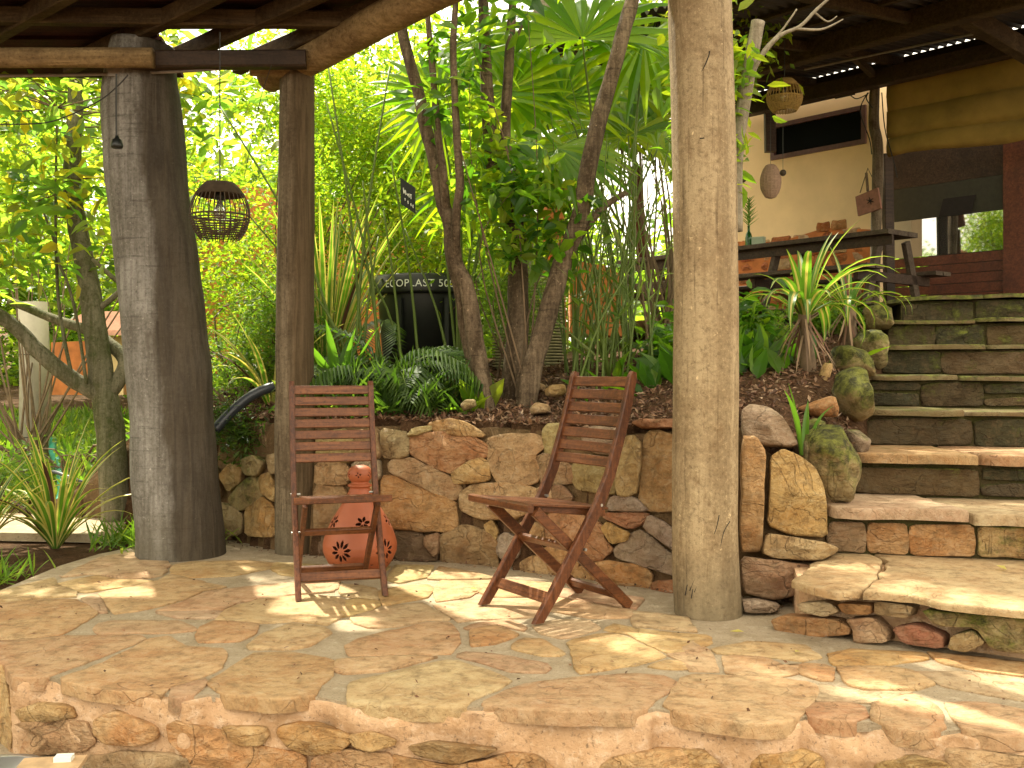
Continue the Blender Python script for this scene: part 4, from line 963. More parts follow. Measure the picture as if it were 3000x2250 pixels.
# ------------------------------------------------------------------ terrace and house at the top right
D = Vector((.66,-.75,0)).normalized(); Nn = Vector((-.75,-.66,0)).normalized()
P0 = Vector((3.92,11.0,0))
TZ = 1.50
ter = MB(); a = ED[7][0]
ter.add([(2.4,7.25,TZ-.03),(5.4,6.3,TZ-.03),(9,9,TZ-.03),(6,16,TZ-.03),(.6,14.5,TZ-.03),(1.2,9.6,TZ-.03)], [(0,1,2,3,4,5)])
o = ter.build('terrace', M_CONC); props(o, 'upper terrace floor in front of the cream house', kind='structure')
house = thing('cream_house', 'cream plastered house with ribbon window, glazed door and dark veranda roof', 'house', P0)
def fp(gx, gy, off=0.0):   # point on the facade plane (moved off towards the viewer)
    p = P0+Nn*off; k = (gx-CX)/FG; r = Vector((k,1,0)); s_ = p.dot(Nn)/r.dot(Nn); return P(gx, gy, s_)
def quad_solid(m, pts, th, dirn=None, mi=0):
    dirn = (dirn or -Nn)*th; v = [Vector(p) for p in pts]; v += [p+dirn for p in v]; n = len(pts)
    f = [tuple(range(n)), tuple(range(2*n-1,n-1,-1))]+[(i,n+i,n+(i+1)%n,(i+1)%n) for i in range(n)]
    return m.add(v, f, mi)
def fx(s_, z, off=0): return P0-D*s_+Nn*off+Vector((0,0,z))
# facade A, around the window (s = metres left of the post)
sr = .14; sl = 1.16; zb_ = lambda gy,Y: 1-(gy-HY)/FG*Y
wz0, wz1 = 3.42, 3.94
# window corners from the photo: bottom right I(1180,910) top right I(1180,700)
pr_b = fp(4424+1165,905); pr_t = fp(4424+1165,715); pl_b = fp(4424+600,985); 
wz0, wz1 = pr_b.z, pr_t.z
sr = (P0-Vector((pr_b.x,pr_b.y,0))).dot(D); sl = (P0-Vector((pl_b.x,pl_b.y,0))).dot(D)
m = MB()
quad_solid(m, [fx(0,TZ,.012),fx(0,2.52,.012),fx(.6,2.60,.012),fx(1.2,2.50,.012),fx(1.8,2.56,.012),fx(2.2,2.5,.012),fx(2.2,TZ,.012)], .01)
m.build('exposed_earth', M_ORANGE, house); m = MB()
for (s0,s1,z0,z1) in ((-.02,sr,TZ-.1,4.16),(sl,2.3,TZ-.1,4.16),(sr,sl,TZ-.1,wz0),(sr,sl,wz1,4.16)):
    quad_solid(m, [fx(s0,z0),fx(s0,z1),fx(s1,z1),fx(s1,z0)], .25)
m.build('plaster_wall', M_CREAM, house)
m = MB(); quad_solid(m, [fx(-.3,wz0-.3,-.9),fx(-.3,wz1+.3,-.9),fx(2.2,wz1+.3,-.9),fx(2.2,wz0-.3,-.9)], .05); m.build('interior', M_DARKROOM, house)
wf = MB(); e = .05
for (s0,s1,z0,z1) in ((sr-e,sl+e,wz0-e,wz0),(sr-e,sl+e,wz1,wz1+e),(sr-e,sr,wz0,wz1),(sl,sl+e,wz0,wz1)):
    quad_solid(wf, [fx(s0,z0,.03),fx(s0,z1,.03),fx(s1,z1,.03),fx(s1,z0,.03)], .12)
w_ = wf.build('window_frame', M_FRAMEP, house)
mg2, tg2, b2, o2 = nmat('dark_window_glass'); b2.inputs['Base Color'].default_value = (.01,.012,.012,1); b2.inputs['Roughness'].default_value = .35; b2.inputs['Specular IOR Level'].default_value = .0; M_WGL = mg2
m = MB(); quad_solid(m, [fx(sr,wz0,-.02),fx(sr,wz1,-.02),fx(sl,wz1,-.02),fx(sl,wz0,-.02)], .006); m.build('window_pane', M_WGL, house)
# exposed earth and stone at the foot of the wall: rough layered pieces
random.seed(11)
gxs = list(range(4780,5630,62))
for r_ in range(9):
    z0 = TZ+.02+.13*r_; s_ = .05+random.uniform(0,.1)
    while s_ < 2.2:
        wd = random.uniform(.15,.34); z1 = z0+random.uniform(.11,.14)
        zmax = 2.64+.06*math.sin(s_*4)+(.0)
        if z1 < zmax:
            pillow('rubble_stone', [fx(s_+.01,z0,.0),fx(s_+wd*.5,z0+random.uniform(-.01,.01),.0),fx(s_+wd-.01,z0,.0),fx(s_+wd,(z0+z1)/2,0),fx(s_+wd-.02,z1,0),fx(s_+wd*.5,z1-.01,0),fx(s_+.02,z1,0)], Nn, random.uniform(.02,.05), house, random.choice([(.50,.20,.07),(.52,.24,.09),(.46,.17,.06),(.55,.36,.2)]), 0, back=.02, rough=.8)
        s_ += wd
# corner post and second post
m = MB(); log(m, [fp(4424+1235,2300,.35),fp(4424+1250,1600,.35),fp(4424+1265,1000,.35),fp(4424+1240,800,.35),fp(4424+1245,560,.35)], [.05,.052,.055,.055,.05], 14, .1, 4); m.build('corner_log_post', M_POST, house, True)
m = MB(); m.beam(fp(4424+1345,2300,.1), fp(4424+1325,1000,.1), .10,.10, up=(1,0,0), bev=.01); m.build('door_post', M_DARKW, house)
m = MB(); m.beam(fp(4424+568,985,.25), fp(4424+562,640,.25), .10,.12, up=(1,0,0), bev=.01); m.build('hanging_board', M_DARKW, house)
# door bay right of the post: recessed wall, dark gap, glazed door and its lower wood panel
off = -.5
def ft(t_, z, o=off): return P0+D*t_+Nn*o+Vector((0,0,z))
def tz(gx, gy, o=off):
    p = fp(gx, gy, o); return (Vector((p.x,p.y,0))-P0).dot(D), p.z
t0,_ = tz(4424+1400,1500); tL,zg1 = tz(4424+1440,1440); tR,_ = tz(4424+2090,1350); _,zg0 = tz(4424+1800,1640); _,zg1 = tz(4424+1800,1390); _,ztop = tz(4424+1900,960)
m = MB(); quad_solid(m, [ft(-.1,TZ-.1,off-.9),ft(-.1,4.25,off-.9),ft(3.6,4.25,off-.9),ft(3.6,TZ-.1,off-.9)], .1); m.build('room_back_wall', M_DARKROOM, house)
m = MB()
z = TZ-.1; k = 0
while z < zg0-.01:
    z1 = min(z+.105, zg0); m = MB(); quad_solid(m, [ft(-.35,z+.004),ft(-.35,z1-.004),ft(3.6,z1-.004),ft(3.6,z+.004)], .03); m.build('door_plank', M_REDW, house); z = z1
mgl, tgl, bgl, ogl = nmat('reflective_door_glass'); bgl.inputs['Base Color'].default_value = (.02,.025,.02,1); bgl.inputs['Roughness'].default_value = .03; bgl.inputs['Specular IOR Level'].default_value = 1.0; bgl.inputs['IOR'].default_value = 2.6; M_DGL = mgl
m = MB(); quad_solid(m, [ft(-.35,zg0,off-.005),ft(-.35,zg1,off-.005),ft(tR,zg1,off-.005),ft(tR,zg0,off-.005)], .008); m.build('door_glass', M_DGL, house)
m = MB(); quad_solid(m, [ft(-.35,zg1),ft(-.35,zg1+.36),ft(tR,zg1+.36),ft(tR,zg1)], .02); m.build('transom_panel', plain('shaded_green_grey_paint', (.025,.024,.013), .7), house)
m = MB(); quad_solid(m, [ft(-.35,zg1+.363),ft(-.35,4.2),ft(tR,4.2),ft(tR,zg1+.363)], .02); m.build('upper_door_panel', M_DARKW, house)
m = MB(); quad_solid(m, [ft(tR,TZ-.1,off+.05),ft(tR,4.2,off+.05),ft(tR+.22,4.2,off+.05),ft(tR+.22,TZ-.1,off+.05)], .12); m.build('door_stile', M_REDW, house)
tp0,zp0 = tz(4424+1660,1395,off+.01); tp1,zp1 = tz(4424+1900,1290,off+.01)
m = MB(); quad_solid(m, [ft(tp0,zp0-.02,off+.012),ft(tp0+.05,zp0+.17,off+.012),ft(tp1,zp0+.17,off+.012),ft(tp1-.05,zp0-.02,off+.012)], .006); m.build('dark_poster', M_DARKROOM, house)
# canvas blind: sagging folds from the beam
def canvas():
    V = []; rows = [(560,900),(640,860),(730,790),(745,800),(840,840),(905,880),(915,890),(960,960),(1035,1040)]
    prof = [(535,.28),(575,.28),(640,.285),(722,.27),(732,.255),(742,.29),(800,.30),(860,.315),(905,.30),(913,.275),(922,.31),(960,.32),(1000,.32),(1035,.28)]
    n = 26
    for (gy,o_) in prof:
        for i in range(n):
            t_ = .30+3.0*i/(n-1); base = fp(4424+1290, gy, .30).z
            V.append(P0+D*t_+Nn*(o_+.02*math.sin(t_*5+gy*.01))+Vector((0,0,base+.03*math.sin(t_*3)*(gy-575)/460+.01*fnoise((t_,gy*.01,0),3))))
    F = [(j*n+i, j*n+i+1, (j+1)*n+i+1, (j+1)*n+i) for j in range(len(prof)-1) for i in range(n-1)]
    l = gloc(house); V = [tuple(v-l) for v in V]
    o = link('canvas_blind', mesh_np('canvas_blind', V, F, M_CANVAS, True), house); md = o.modifiers.new('t','SOLIDIFY'); md.thickness = .01
canvas()
# veranda: wall plate, beams, corrugated roof with light through the corrugations
zp = fp(4424+1210,545,.45).z
m = MB(); m.beam(P0-D*1.9+Nn*.5+Vector((0,0,zp+.02)), P0+D*4+Nn*.5+Vector((0,0,zp+.02)), .13,.17, bev=.01); m.build('wall_plate', M_DARKW, house)
m = MB(); m.beam(P0-D*1.75+Nn*2.0+Vector((0,0,3.93)), P0+D*4+Nn*2.0+Vector((0,0,3.93)), .13,.20, bev=.01); m.build('veranda_beam', M_BEAM, house)
zr = lambda o: (zp+.27)-(o-.2)*.12
for s_ in (-1.5,-.55,.45,1.45,2.5,3.4):
    m = MB(); a = P0+D*s_+Nn*.3; b = P0+D*s_+Nn*4.0
    m.beam(Vector((a.x,a.y,zr(.3)-.06)), Vector((b.x,b.y,zr(4.0)-.06)), .06,.09, bev=.006); m.build('rafter', M_BEAM, house)
for o_ in (1.3,1.7,2.6,3.2,3.8):
    m = MB(); a = P0-D*1.8+Nn*o_; b = P0+D*4+Nn*o_; m.beam(Vector((a.x,a.y,zr(o_)-.015)), Vector((b.x,b.y,zr(o_)-.015)), .05,.035); m.build('batten', M_BEAM, house)
def corr():
    n = 560; V = []; os_ = [.207,1.2,2.3,4.2]
    for o_ in os_:
        for i in range(n):
            s_ = -1.9+6.0*i/(n-1); q = P0+D*s_+Nn*o_; V.append((q.x,q.y,zr(o_)+.026+.026*math.sin(s_*2*math.pi/.09)))
    F = [(j*n+i, j*n+i+1, (j+1)*n+i+1, (j+1)*n+i) for j in range(3) for i in range(n-1)]
    l = gloc(house); V = [(a-l[0],b-l[1],c-l[2]) for a,b,c in V]; link('corrugated_roof', mesh_np('corrugated_roof', V, F, M_TIN, True), house)
corr()
m = MB(); quad_solid(m, [fx(-4.0,zp+.1,.22),fx(-4.0,zr(.2)+.003,.22),fx(1.9,zr(.2)+.003,.22),fx(1.9,zp+.1,.22)], .03); m.build('closing_board', M_DARKW, house)
m = MB(); m.beam(fp(4424+1810,85,1.9), fp(4424+2300,380,1.0), .12,.16, bev=.01); m.build('diagonal_brace', M_BEAM, house)
m = MB(); m.beam(fp(4424+1030,290,1.6), fp(4424+1230,480,.6), .05,.07); m.build('strut', M_BEAM, house)
m = MB(); m.tube([fp(4424+790,450,1.3), fp(4424+1980,200,1.3)], .011, 8); m.build('ceiling_conduit', M_PIPE, house)
m = MB()
for pts in ([(1200,600),(1150,720),(1210,900),(1225,1000)],[(1090,620),(1130,640),(1200,610)],[(1290,600),(1310,830),(1360,1020),(1390,1150)],[(1230,700),(1190,640),(1205,600)]):
    m.tube(curve_pts([fp(4424+x,y,.42) for x,y in pts],5), .006, 5)
m.build('loose_wires', M_CABLE, house)
t = thing('name_plate', 'small black plate with white scroll lettering under the veranda beam', 'sign', fp(4424+1050,620,.3))
m = MB(); quad_solid(m, [fp(4424+985,640,.3),fp(4424+985,602,.3),fp(4424+1112,585,.3),fp(4424+1112,612,.3)], .02); m.build('plate', M_DARKROOM, t)
m = MB(); m.tube(curve_pts([fp(4424+x,y,.303) for x,y in [(1030,622),(1020,612),(1030,604),(1040,612),(1045,622),(1060,606),(1072,600),(1078,610),(1068,616),(1055,612)]],4), .003, 5); m.build('lettering', M_WHITE, t)
t = thing('wooden_plaque', 'reddish wooden plaque with a dark star shaped mark hanging from ropes', 'sign', fp(4424+1200,1300,.45))
m = MB(); quad_solid(m, [fp(4424+1118,1275,.45),fp(4424+1262,1215,.45),fp(4424+1285,1350,.45),fp(4424+1135,1400,.45)], .03); m.build('board', plain('red_brown_plaque_wood', (.25,.11,.07), .7), t)
m = MB()
cxs, cys = 4424+1215, 1302
for a in range(6):
    an = a*math.pi/3+.3; m.tube([fp(cxs,cys,.455), fp(cxs+28*math.cos(an), cys+26*math.sin(an),.455)], [.008,.002], 5)
m.build('star_mark', M_DARKROOM, t)
m = MB(); m.tube([fp(4424+1150,1250,.44),fp(4424+1200,1090,.44),fp(4424+1255,1205,.44)], .006, 5); m.tube([fp(4424+1200,1240,.46),fp(4424+1190,1120,.46)], .014, 6); m.build('rope', M_TWIG, t)

# long picnic table on the terrace
tb = thing('picnic_table', 'long dark picnic table with side benches on the upper terrace', 'table', P(5780,2000,9.6)+Vector((0,0,-.05)))
ra = P(5775,1476,9.3); la = P(4020,1690,12.0); ra.z = la.z = 2.29
dt = (ra-la).normalized(); nt_ = Vector((0,0,1)).cross(dt)*-1
if nt_.y > 0: nt_ = -nt_
for k in range(3):
    m = MB(); o_ = -nt_*(.03+.175*k); m.beam(la+o_+Vector((0,0,-.02)), ra+o_+Vector((0,0,-.02)), .165,.045, bev=.004); m.build('top_plank', M_TABLEW, tb)
m = MB(); m.beam(la+Vector((0,0,-.09))+nt_*-.03, ra+Vector((0,0,-.09))+nt_*-.03, .03,.09); m.build('apron', M_DARKW, tb)
for q in (.03,.32,.62,.95):
    c = la.lerp(ra,q)
    for sg in (0,1):
        m = MB(); top = c-nt_*(.10+.45*sg)+Vector((0,0,-.06)); bot = c-nt_*(-.18+1.0*sg); m.beam(top, Vector((bot.x,bot.y,TZ-.03)), .09,.05, up=dt, bev=.004); m.build('leg', M_TABLEW, tb)
    m = MB(); m.beam(c+nt_*.30+Vector((0,0,-.42)), c-nt_*.95+Vector((0,0,-.42)), .05,.09); m.build('crosspiece', M_DARKW, tb)
for k in range(2):
    m = MB(); o_ = nt_*(.18+.15*k)+Vector((0,0,-.35)); m.beam(la+o_, ra+o_, .13,.04, bev=.004); m.build('bench_plank', M_TABLEW, tb)
    m = MB(); o_ = -nt_*(.86+.15*k)+Vector((0,0,-.35)); m.beam(la+o_, ra+o_, .13,.04, bev=.004); m.build('bench_plank', M_TABLEW, tb)
tt = la.lerp(ra,.55)
def tabpt(gx):
    p = la-nt_*.25; r = Vector(((gx-CX)/FG,1,0)); nn = Vector((nt_.x,nt_.y,0)); s_ = p.dot(nn)/r.dot(nn); return Vector((r.x*s_, s_, 2.292))
b = tabpt(4424+428); t = thing('green_bottle', 'green glass bottle holding a spiky palm sprig on the table', 'bottle', b)
mgb, x1, bgb, x2 = nmat('green_bottle_glass'); bgb.inputs['Base Color'].default_value = (.03,.16,.03,1); bgb.inputs['Roughness'].default_value = .08; bgb.inputs['Transmission Weight'].default_value = .5
m = MB(); m.lathe([(.001,0),(.036,0),(.037,.01),(.037,.12),(.030,.16),(.014,.19),(.013,.24),(.016,.245),(.014,.25),(.001,.25)], 20, b); m.build('glass', mgb, t, True)
m = MB(); m.tube([b+Vector((0,0,.2)), b+Vector((.01,0,.55))], .004, 5); m.build('stalk', M_STRAPG, t)
V=[];F=[]
m = MB()
for k in range(44):
    z = .25+.29*k/44; a = k*2.4; Ln = .15*(1-.45*k/44); r0 = b+Vector((0,0,z)); dirn = Vector((math.cos(a),math.sin(a)*.6,.75)).normalized(); sdv = dirn.cross(Vector((0,1,.1))).normalized()*.006
    m.add([r0-sdv, r0+sdv, r0+dirn*Ln], [(0,1,2)])
m.build('palm_sprig', M_STRAPG, t)
b = tabpt(4424+492); t = thing('pale_box', 'small pale green box standing beside the bottle', 'box', b)
m = MB(); m.box(b+Vector((0,0,.052)), (.125,.09,.10), Matrix.Rotation(-.5,3,'Z')); m.build('carton', plain('pale_green_card', (.34,.42,.30), .7, var=.08), t)
m = MB(); m.box(b+Vector((0,0,.108)), (.13,.095,.012), Matrix.Rotation(-.5,3,'Z')); m.build('lid', plain('pale_green_lid', (.40,.48,.36), .7, var=.08), t)

# ------------------------------------------------------------------ vegetation helpers
def leaf_cloud(C, size, aspect=.45, up=.35, fold=.25, rg=None, dirs=None, six=False):
    """C (n,3) base points; returns V,F of folded leaves"""
    rg = rg or rng; n = len(C)
    d = rg.normal(size=(n,3)) if dirs is None else dirs+rg.normal(size=(n,3))*.35
    if dirs is None: d[:,2] = d[:,2]*.6-.15
    d /= np.linalg.norm(d,axis=1)[:,None]
    u = rg.normal(size=(n,3))*.7; u[:,2] += up*3
    s = np.cross(d,u); s /= np.linalg.norm(s,axis=1)[:,None]+1e-9; nn = np.cross(s,d)
    L_ = (size*(.6+.8*rg.random(n)))[:,None]; W_ = L_*aspect*.5
    if not six:
        V = np.stack([C, C+d*L_*.45+s*W_+nn*W_*fold, C+d*L_, C+d*L_*.45-s*W_+nn*W_*fold],1).reshape(-1,3)
        b = np.arange(n)[:,None]*4; F = np.concatenate([b+np.array([0,1,2]), b+np.array([0,2,3])],1).reshape(-1,3)
    else:
        dr = nn*-.18*L_
        V = np.stack([C, C+d*L_*.3+s*W_*.95+nn*W_*fold, C+d*L_*.68+s*W_*.75+nn*W_*fold+dr*.4, C+d*L_+dr, C+d*L_*.68-s*W_*.75+nn*W_*fold+dr*.4, C+d*L_*.3-s*W_*.95+nn*W_*fold, C+d*L_*.5+dr*.2],1).reshape(-1,3)
        b = np.arange(n)[:,None]*7; F = np.concatenate([b+np.array(q) for q in ([0,1,6],[1,2,6],[2,3,6],[3,4,6],[4,5,6],[5,0,6])],1).reshape(-1,3)
    return V,F
def clumps(boxes, ncl, nl, spread, rg=None):
    rg = rg or rng; out = []; cs = []
    for (c,r) in boxes:
        k = max(1,int(ncl/len(boxes)))
        q = rg.normal(size=(k,3)); q /= np.linalg.norm(q,axis=1)[:,None]; q *= (rg.random(k)**.45)[:,None]
        cc = np.array(c)+q*np.array(r); cs.append(cc)
    cs = np.concatenate(cs); pts = np.repeat(cs,nl,0)+rg.normal(size=(len(cs)*nl,3))*spread
    return cs, pts
def plant_part(name, V, F, mat, parent, smooth=False):
    l = gloc(parent) if parent is not None else Vector((0,0,0)); V = np.asarray(V)-np.array(l)[None,:]
    return link(name, mesh_np(name, V, F, mat, smooth), parent)
def shrub(name, label, base, boxes, ncl, nl, spread, size, mat, group=None, aspect=.45, twigs=25, twr=.005, seed=1, cat='shrub', six=False, crown='foliage'):
    rg = np.random.default_rng(seed); t = thing(name, label, cat, base, group=group)
    cs, pts = clumps(boxes, ncl, nl, spread, rg); V,F = leaf_cloud(pts, size, aspect, rg=rg, six=six); plant_part(crown, V, F, mat, t)
    m = MB(); b = Vector(base); idx = rg.choice(len(cs), min(twigs,len(cs)), replace=False)
    for i in idx:
        e = Vector(cs[i]); md = b.lerp(e,.5)+Vector((rg.normal()*.12, rg.normal()*.12, .25*rg.random())); m.tube(curve_pts([b+Vector((rg.normal()*.06,rg.normal()*.06,-.05)),md,e],4), lerp_list([twr*2.2,twr*1.3,twr*.5],9), 5)
    if twigs: m.build('stems', M_TWIG, t)
    return t
def strap_plant(name, label, base, n, Lr, wid, spread=1.0, up=.9, seed=0, mats=None, cat='plant', group=None, yellow_center=False, droop=1.0):
    r = random.Random(seed); t = thing(name, label, cat, base, group=group); b = Vector(base)
    for i in range(n):
        a = r.uniform(0,2*math.pi); Ln = r.uniform(*Lr); lean = r.uniform(.15,1.0)*spread; w0 = wid*r.uniform(.7,1.15)
        pts = []; el = math.pi/2-lean*.75; pos = b+Vector((math.cos(a)*.02,math.sin(a)*.02,0)); seg = 9
        for k in range(seg+1):
            pts.append(pos.copy()); pos = pos+Vector((math.cos(a)*math.cos(el), math.sin(a)*math.cos(el), math.sin(el)))*(Ln/seg); el -= droop*lean*(.10+.045*k)
        V=[];F=[];mi=[]
        for k,p in enumerate(pts):
            d = (pts[min(k+1,seg)]-pts[max(k-1,0)]).normalized(); s = Vector((-math.sin(a),math.cos(a),0)); nn = s.cross(d); 
            u = k/seg; w_ = w0*(.55+.9*u if u < .45 else .955*(1-((u-.45)/.55)**1.7))*.5+.0006
            for q,h in ((-1,.35),(-(.28 if yellow_center else .55),.12),(0,0),((.28 if yellow_center else .55),.12),(1,.35)): V.append(p+s*q*w_+nn*(-h*w_))
        for k in range(seg):
            for q in range(4): F.append((k*5+q,k*5+q+1,(k+1)*5+q+1,(k+1)*5+q)); mi.append((1 if q in (1,2) else 0) if yellow_center else (1 if q in (0,3) else 0))
        me = bpy.data.meshes.new('leaf'); me.from_pydata([tuple(v-b) for v in V],[],F)
        for m_ in ((M_LITTER,M_LITTER) if r.random() < .09 else (mats or (M_STRAPG,M_STRAPY))): me.materials.append(m_)
        me.polygons.foreach_set('material_index', mi); me.polygons.foreach_set('use_smooth',[True]*len(F)); me.update(); link('leaf', me, t)
    return t
def fan_leaf(m, hub, nrm, up, Lf, n=30, arc=5.0, split=.5, droop=.25, r=random):
    nrm = Vector(nrm).normalized(); up = Vector(up); up = (up-nrm*up.dot(nrm)).normalized(); sd_ = up.cross(nrm)
    for i in range(n):
        th = -arc/2+arc*(i+.5)/n; d = up*math.cos(th)+sd_*math.sin(th); s = -up*math.sin(th)+sd_*math.cos(th); hw = arc/n/2
        Li = Lf*(.78+.22*math.cos(th*.6))*r.uniform(.92,1.05); V=[]
        secs = [(.03,1),(.25,1),(split,1),(.72,.66),(.9,.32),(1.0,.04)]
        for (u,wf_) in secs:
            rad = Li*u; w_ = min(rad,Li*split)*math.tan(hw)*wf_; dz = nrm*(-(u**2)*Li*droop*.5)+Vector((0,0,-1))*(max(0,u-split)**2)*Li*droop*1.6
            c = hub+d*rad+dz; fo = nrm*w_*.55
            V += [c-s*w_-fo*.0+nrm*0, c+fo, c+s*w_]
        F = []
        for k in range(len(secs)-1):
            b = k*3; F += [(b,b+1,b+4,b+3),(b+1,b+2,b+5,b+4)]
        m.add(V,F)
def fan_palm(label, base, fans, seed=0):
    r = random.Random(seed); t = thing('fan_palm', label, 'palm', base)
    b = Vector(base)
    for (hub,nrm,up,Lf,arc) in fans:
        hub = Vector(hub); m = MB(); fan_leaf(m, hub, nrm, up, Lf, n=int(arc*4.6), arc=arc, split=r.uniform(.42,.58), r=r); o = m.build('fan_leaf', M_PALM, t)
        m = MB(); md = b.lerp(hub,.55)+Vector((r.uniform(-.05,.05),r.uniform(-.05,.05),.15)); c = curve_pts([b,md,hub],7); m.tube(c, lerp_list([.011,.006],len(c)), 6); m.build('leaf_stalk', M_REED, t, True)
    return t
def frond(m, stem, a, Ln, el0, el1, n=24, ll=.22, r=random, w=.009):
    pos = Vector(stem); pts = []; seg = n; el = el0
    for k in range(seg+1):
        pts.append(pos.copy()); el = el0+(el1-el0)*(k/seg); pos = pos+Vector((math.cos(a)*math.cos(el),math.sin(a)*math.cos(el),math.sin(el)))*Ln/seg
    m.tube(pts[::3]+[pts[-1]], lerp_list([.005,.0015],len(pts[::3])+1), 5, mi=1)
    s = Vector((-math.sin(a),math.cos(a),0))
    for k in range(3,seg+1):
        d = (pts[k]-pts[k-1]).normalized(); l_ = ll*(math.sin(math.pi*(.12+.8*k/seg)))*r.uniform(.9,1.1)
        for sg in (-1,1):
            dr = (s*sg*.8+d*.65+Vector((0,0,.12))).normalized(); wv = dr.cross(Vector((0,0,1))).normalized()*w
            p = pts[k]; q = p+dr*l_*.55; e = p+dr*l_*.95+Vector((0,0,-l_*.38)); up_ = Vector((0,0,w*.5))
            m.add([p, q-wv-up_, q+up_, q+wv-up_, e], [(0,1,2),(0,2,3),(1,4,2),(2,4,3)])
def tree(name, label, stems, mat, leaves=None, cat='tree', base=None, jit=.10, group=None):
    """stems: list of (list of (gx,gy,Y), r0, r1)"""
    b = P(*stems[0][0][0]) if base is None else Vector(base); t = thing(name, label, cat, b, group=group)
    for i,(pts,r0,r1) in enumerate(stems):
        m = MB(); c = curve_pts([P(*p) if not isinstance(p, Vector) else p for p in pts], 6); m.tube(c, lerp_list([r0,r1],len(c)), 14, jit, i*3+len(label), sc_=9); m.build('trunk' if i == 0 else 'limb', mat, t, True)
    if leaves:
        for k,(boxes,ncl,nl,spread,size,lm,asp,seed) in enumerate(leaves):
            rg = np.random.default_rng(seed); cs,pts = clumps(boxes,ncl,nl,spread,rg); V,F = leaf_cloud(pts,size,asp,rg=rg,six=size > .07)
            plant_part('crown', V, F, lm, t)
            if ncl in (46,34): continue
            m = MB(); cc = Vector(boxes[0][0]); 
            tops = [q for s_ in stems for q in curve_pts([P(*p) for p in s_[0]],4)]
            for i in rg.choice(len(cs), min(24,len(cs)), replace=False):
                e = Vector(cs[i]); tp = min(tops, key=lambda q: (q-e).length); m.tube(curve_pts([tp, tp.lerp(e,.5)+Vector((rg.normal()*.1,rg.normal()*.1,.0)), e],3), lerp_list([.006,.002],7), 5)
            m.build('branches', M_TWIG, t)
    return t
H0, HD = 2212, 1659   # H view column offset, D view row offset
def Hp(x,y,Y): return (H0+x, y, Y)
def Dp(x,y,Y): return (H0+x, HD+y, Y)

# ---- centre trees
tree('forked_tree', 'slim forked tree with two joined mottled stems left of centre', [
 ([Dp(945,1060,5.75),Dp(930,900,5.75),Dp(885,640,5.78),Dp(850,420,5.8),Dp(810,200,5.8),Dp(740,40,5.82),Hp(700,1440,5.85),Hp(660,1320,5.88),Hp(600,1020,5.9),Hp(545,820,5.92),Hp(500,600,5.95),Hp(440,390,5.95),Hp(395,200,5.97),Hp(370,-100,6)],.055,.030),
 ([Dp(905,1000,5.85),Dp(860,760,5.9),Dp(800,480,5.9),Dp(770,250,5.9),Dp(720,60,5.9),Hp(690,1540,5.88)],.038,.030),
 ([Hp(680,1360,5.86),Hp(660,1120,5.8),Hp(630,900,5.8),Hp(605,620,5.8),Hp(585,380,5.8),Hp(560,100,5.8),Hp(555,-150,5.8)],.026,.014),
 ([Dp(740,60,5.82),Hp(745,1400,5.75),Hp(768,1200,5.72),Hp(750,900,5.7),Hp(735,600,5.7),Hp(725,300,5.7),Hp(742,0,5.7),Hp(750,-200,5.7)],.028,.015)],
 M_BARK, [([((-.6,6.0,4.1),(.9,.9,.5)),((-.3,5.8,3.6),(.6,.5,.3))],50,36,.10,.075,M_LDARK,.5,5)])
tree('straight_tree', 'upright brown tree whose trunk splits behind the leaves in the middle', [
 ([Dp(1130,1010,6.0),Dp(1110,860,6.0),Dp(1140,560,6.0),Dp(1145,260,6.02),Dp(1140,20,6.05),Hp(1120,1480,6.05),Hp(1050,1330,6.05),Hp(990,1180,6.08),Hp(965,900,6.1),Hp(945,600,6.1),Hp(930,300,6.1),Hp(920,0,6.12),Hp(915,-200,6.12)],.075,.028),
 ([Hp(1140,1460,6.05),Hp(1130,1250,6.1),Hp(1070,1000,6.1),Hp(1062,800,6.1),Hp(1080,520,6.1),Hp(1095,250,6.1),Hp(1112,0,6.1),Hp(1120,-200,6.1)],.042,.022),
 ([Hp(1090,330,6.1),Hp(1130,250,6.1),Hp(1180,150,6.12)],.014,.008)],
 M_BARK, [([((.15,6.5,4.2),(.9,.8,.5))],36,36,.10,.085,M_LDARK,.5,6),([((-.25,6.0,2.2),(.25,.2,.5)),((.05,5.9,1.9),(.35,.2,.25))],34,20,.07,.085,M_LFINE,.5,16)])
tree('leaning_tree', 'smooth barked tree leaning to the right beside the fan palms', [
 ([Dp(1190,1010,5.7),Dp(1230,760,5.72),Dp(1290,540,5.74),Dp(1370,260,5.77),Dp(1430,60,5.8),Hp(1500,1540,5.8),Hp(1560,1350,5.8),Hp(1600,1100,5.8),Hp(1660,820,5.82),Hp(1710,640,5.85),Hp(1770,430,5.85),Hp(1830,200,5.87),Hp(1885,0,5.9),Hp(1940,-250,5.9)],.062,.040),
 ([Hp(1480,1620,5.8),Hp(1580,1480,5.85),Hp(1700,1340,5.9),Hp(1850,1245,6.0)],.030,.016),
 ([Dp(1230,1010,5.75),Dp(1180,860,5.78),Dp(1160,760,5.8)],.045,.03)],
 M_BARK, [([((1.4,6.2,4.2),(1.0,.9,.5)),((1.0,5.9,3.7),(.5,.5,.3))],44,40,.10,.09,M_LFINE,.5,7)])
tree('pale_tree', 'pale trunked tree standing further back between the palms', [
 ([(H0+1180,HD+300,8.0),Hp(1190,1000,8.0),Hp(1195,880,8.0),Hp(1225,620,8.0),Hp(1260,400,8.0),Hp(1290,150,8.0),Hp(1320,-150,8.0)],.075,.065)],
 M_PALE, [([((0,8.4,4.9),(1.6,1.0,.8))],80,50,.14,.09,M_LFINE,.5,8)])
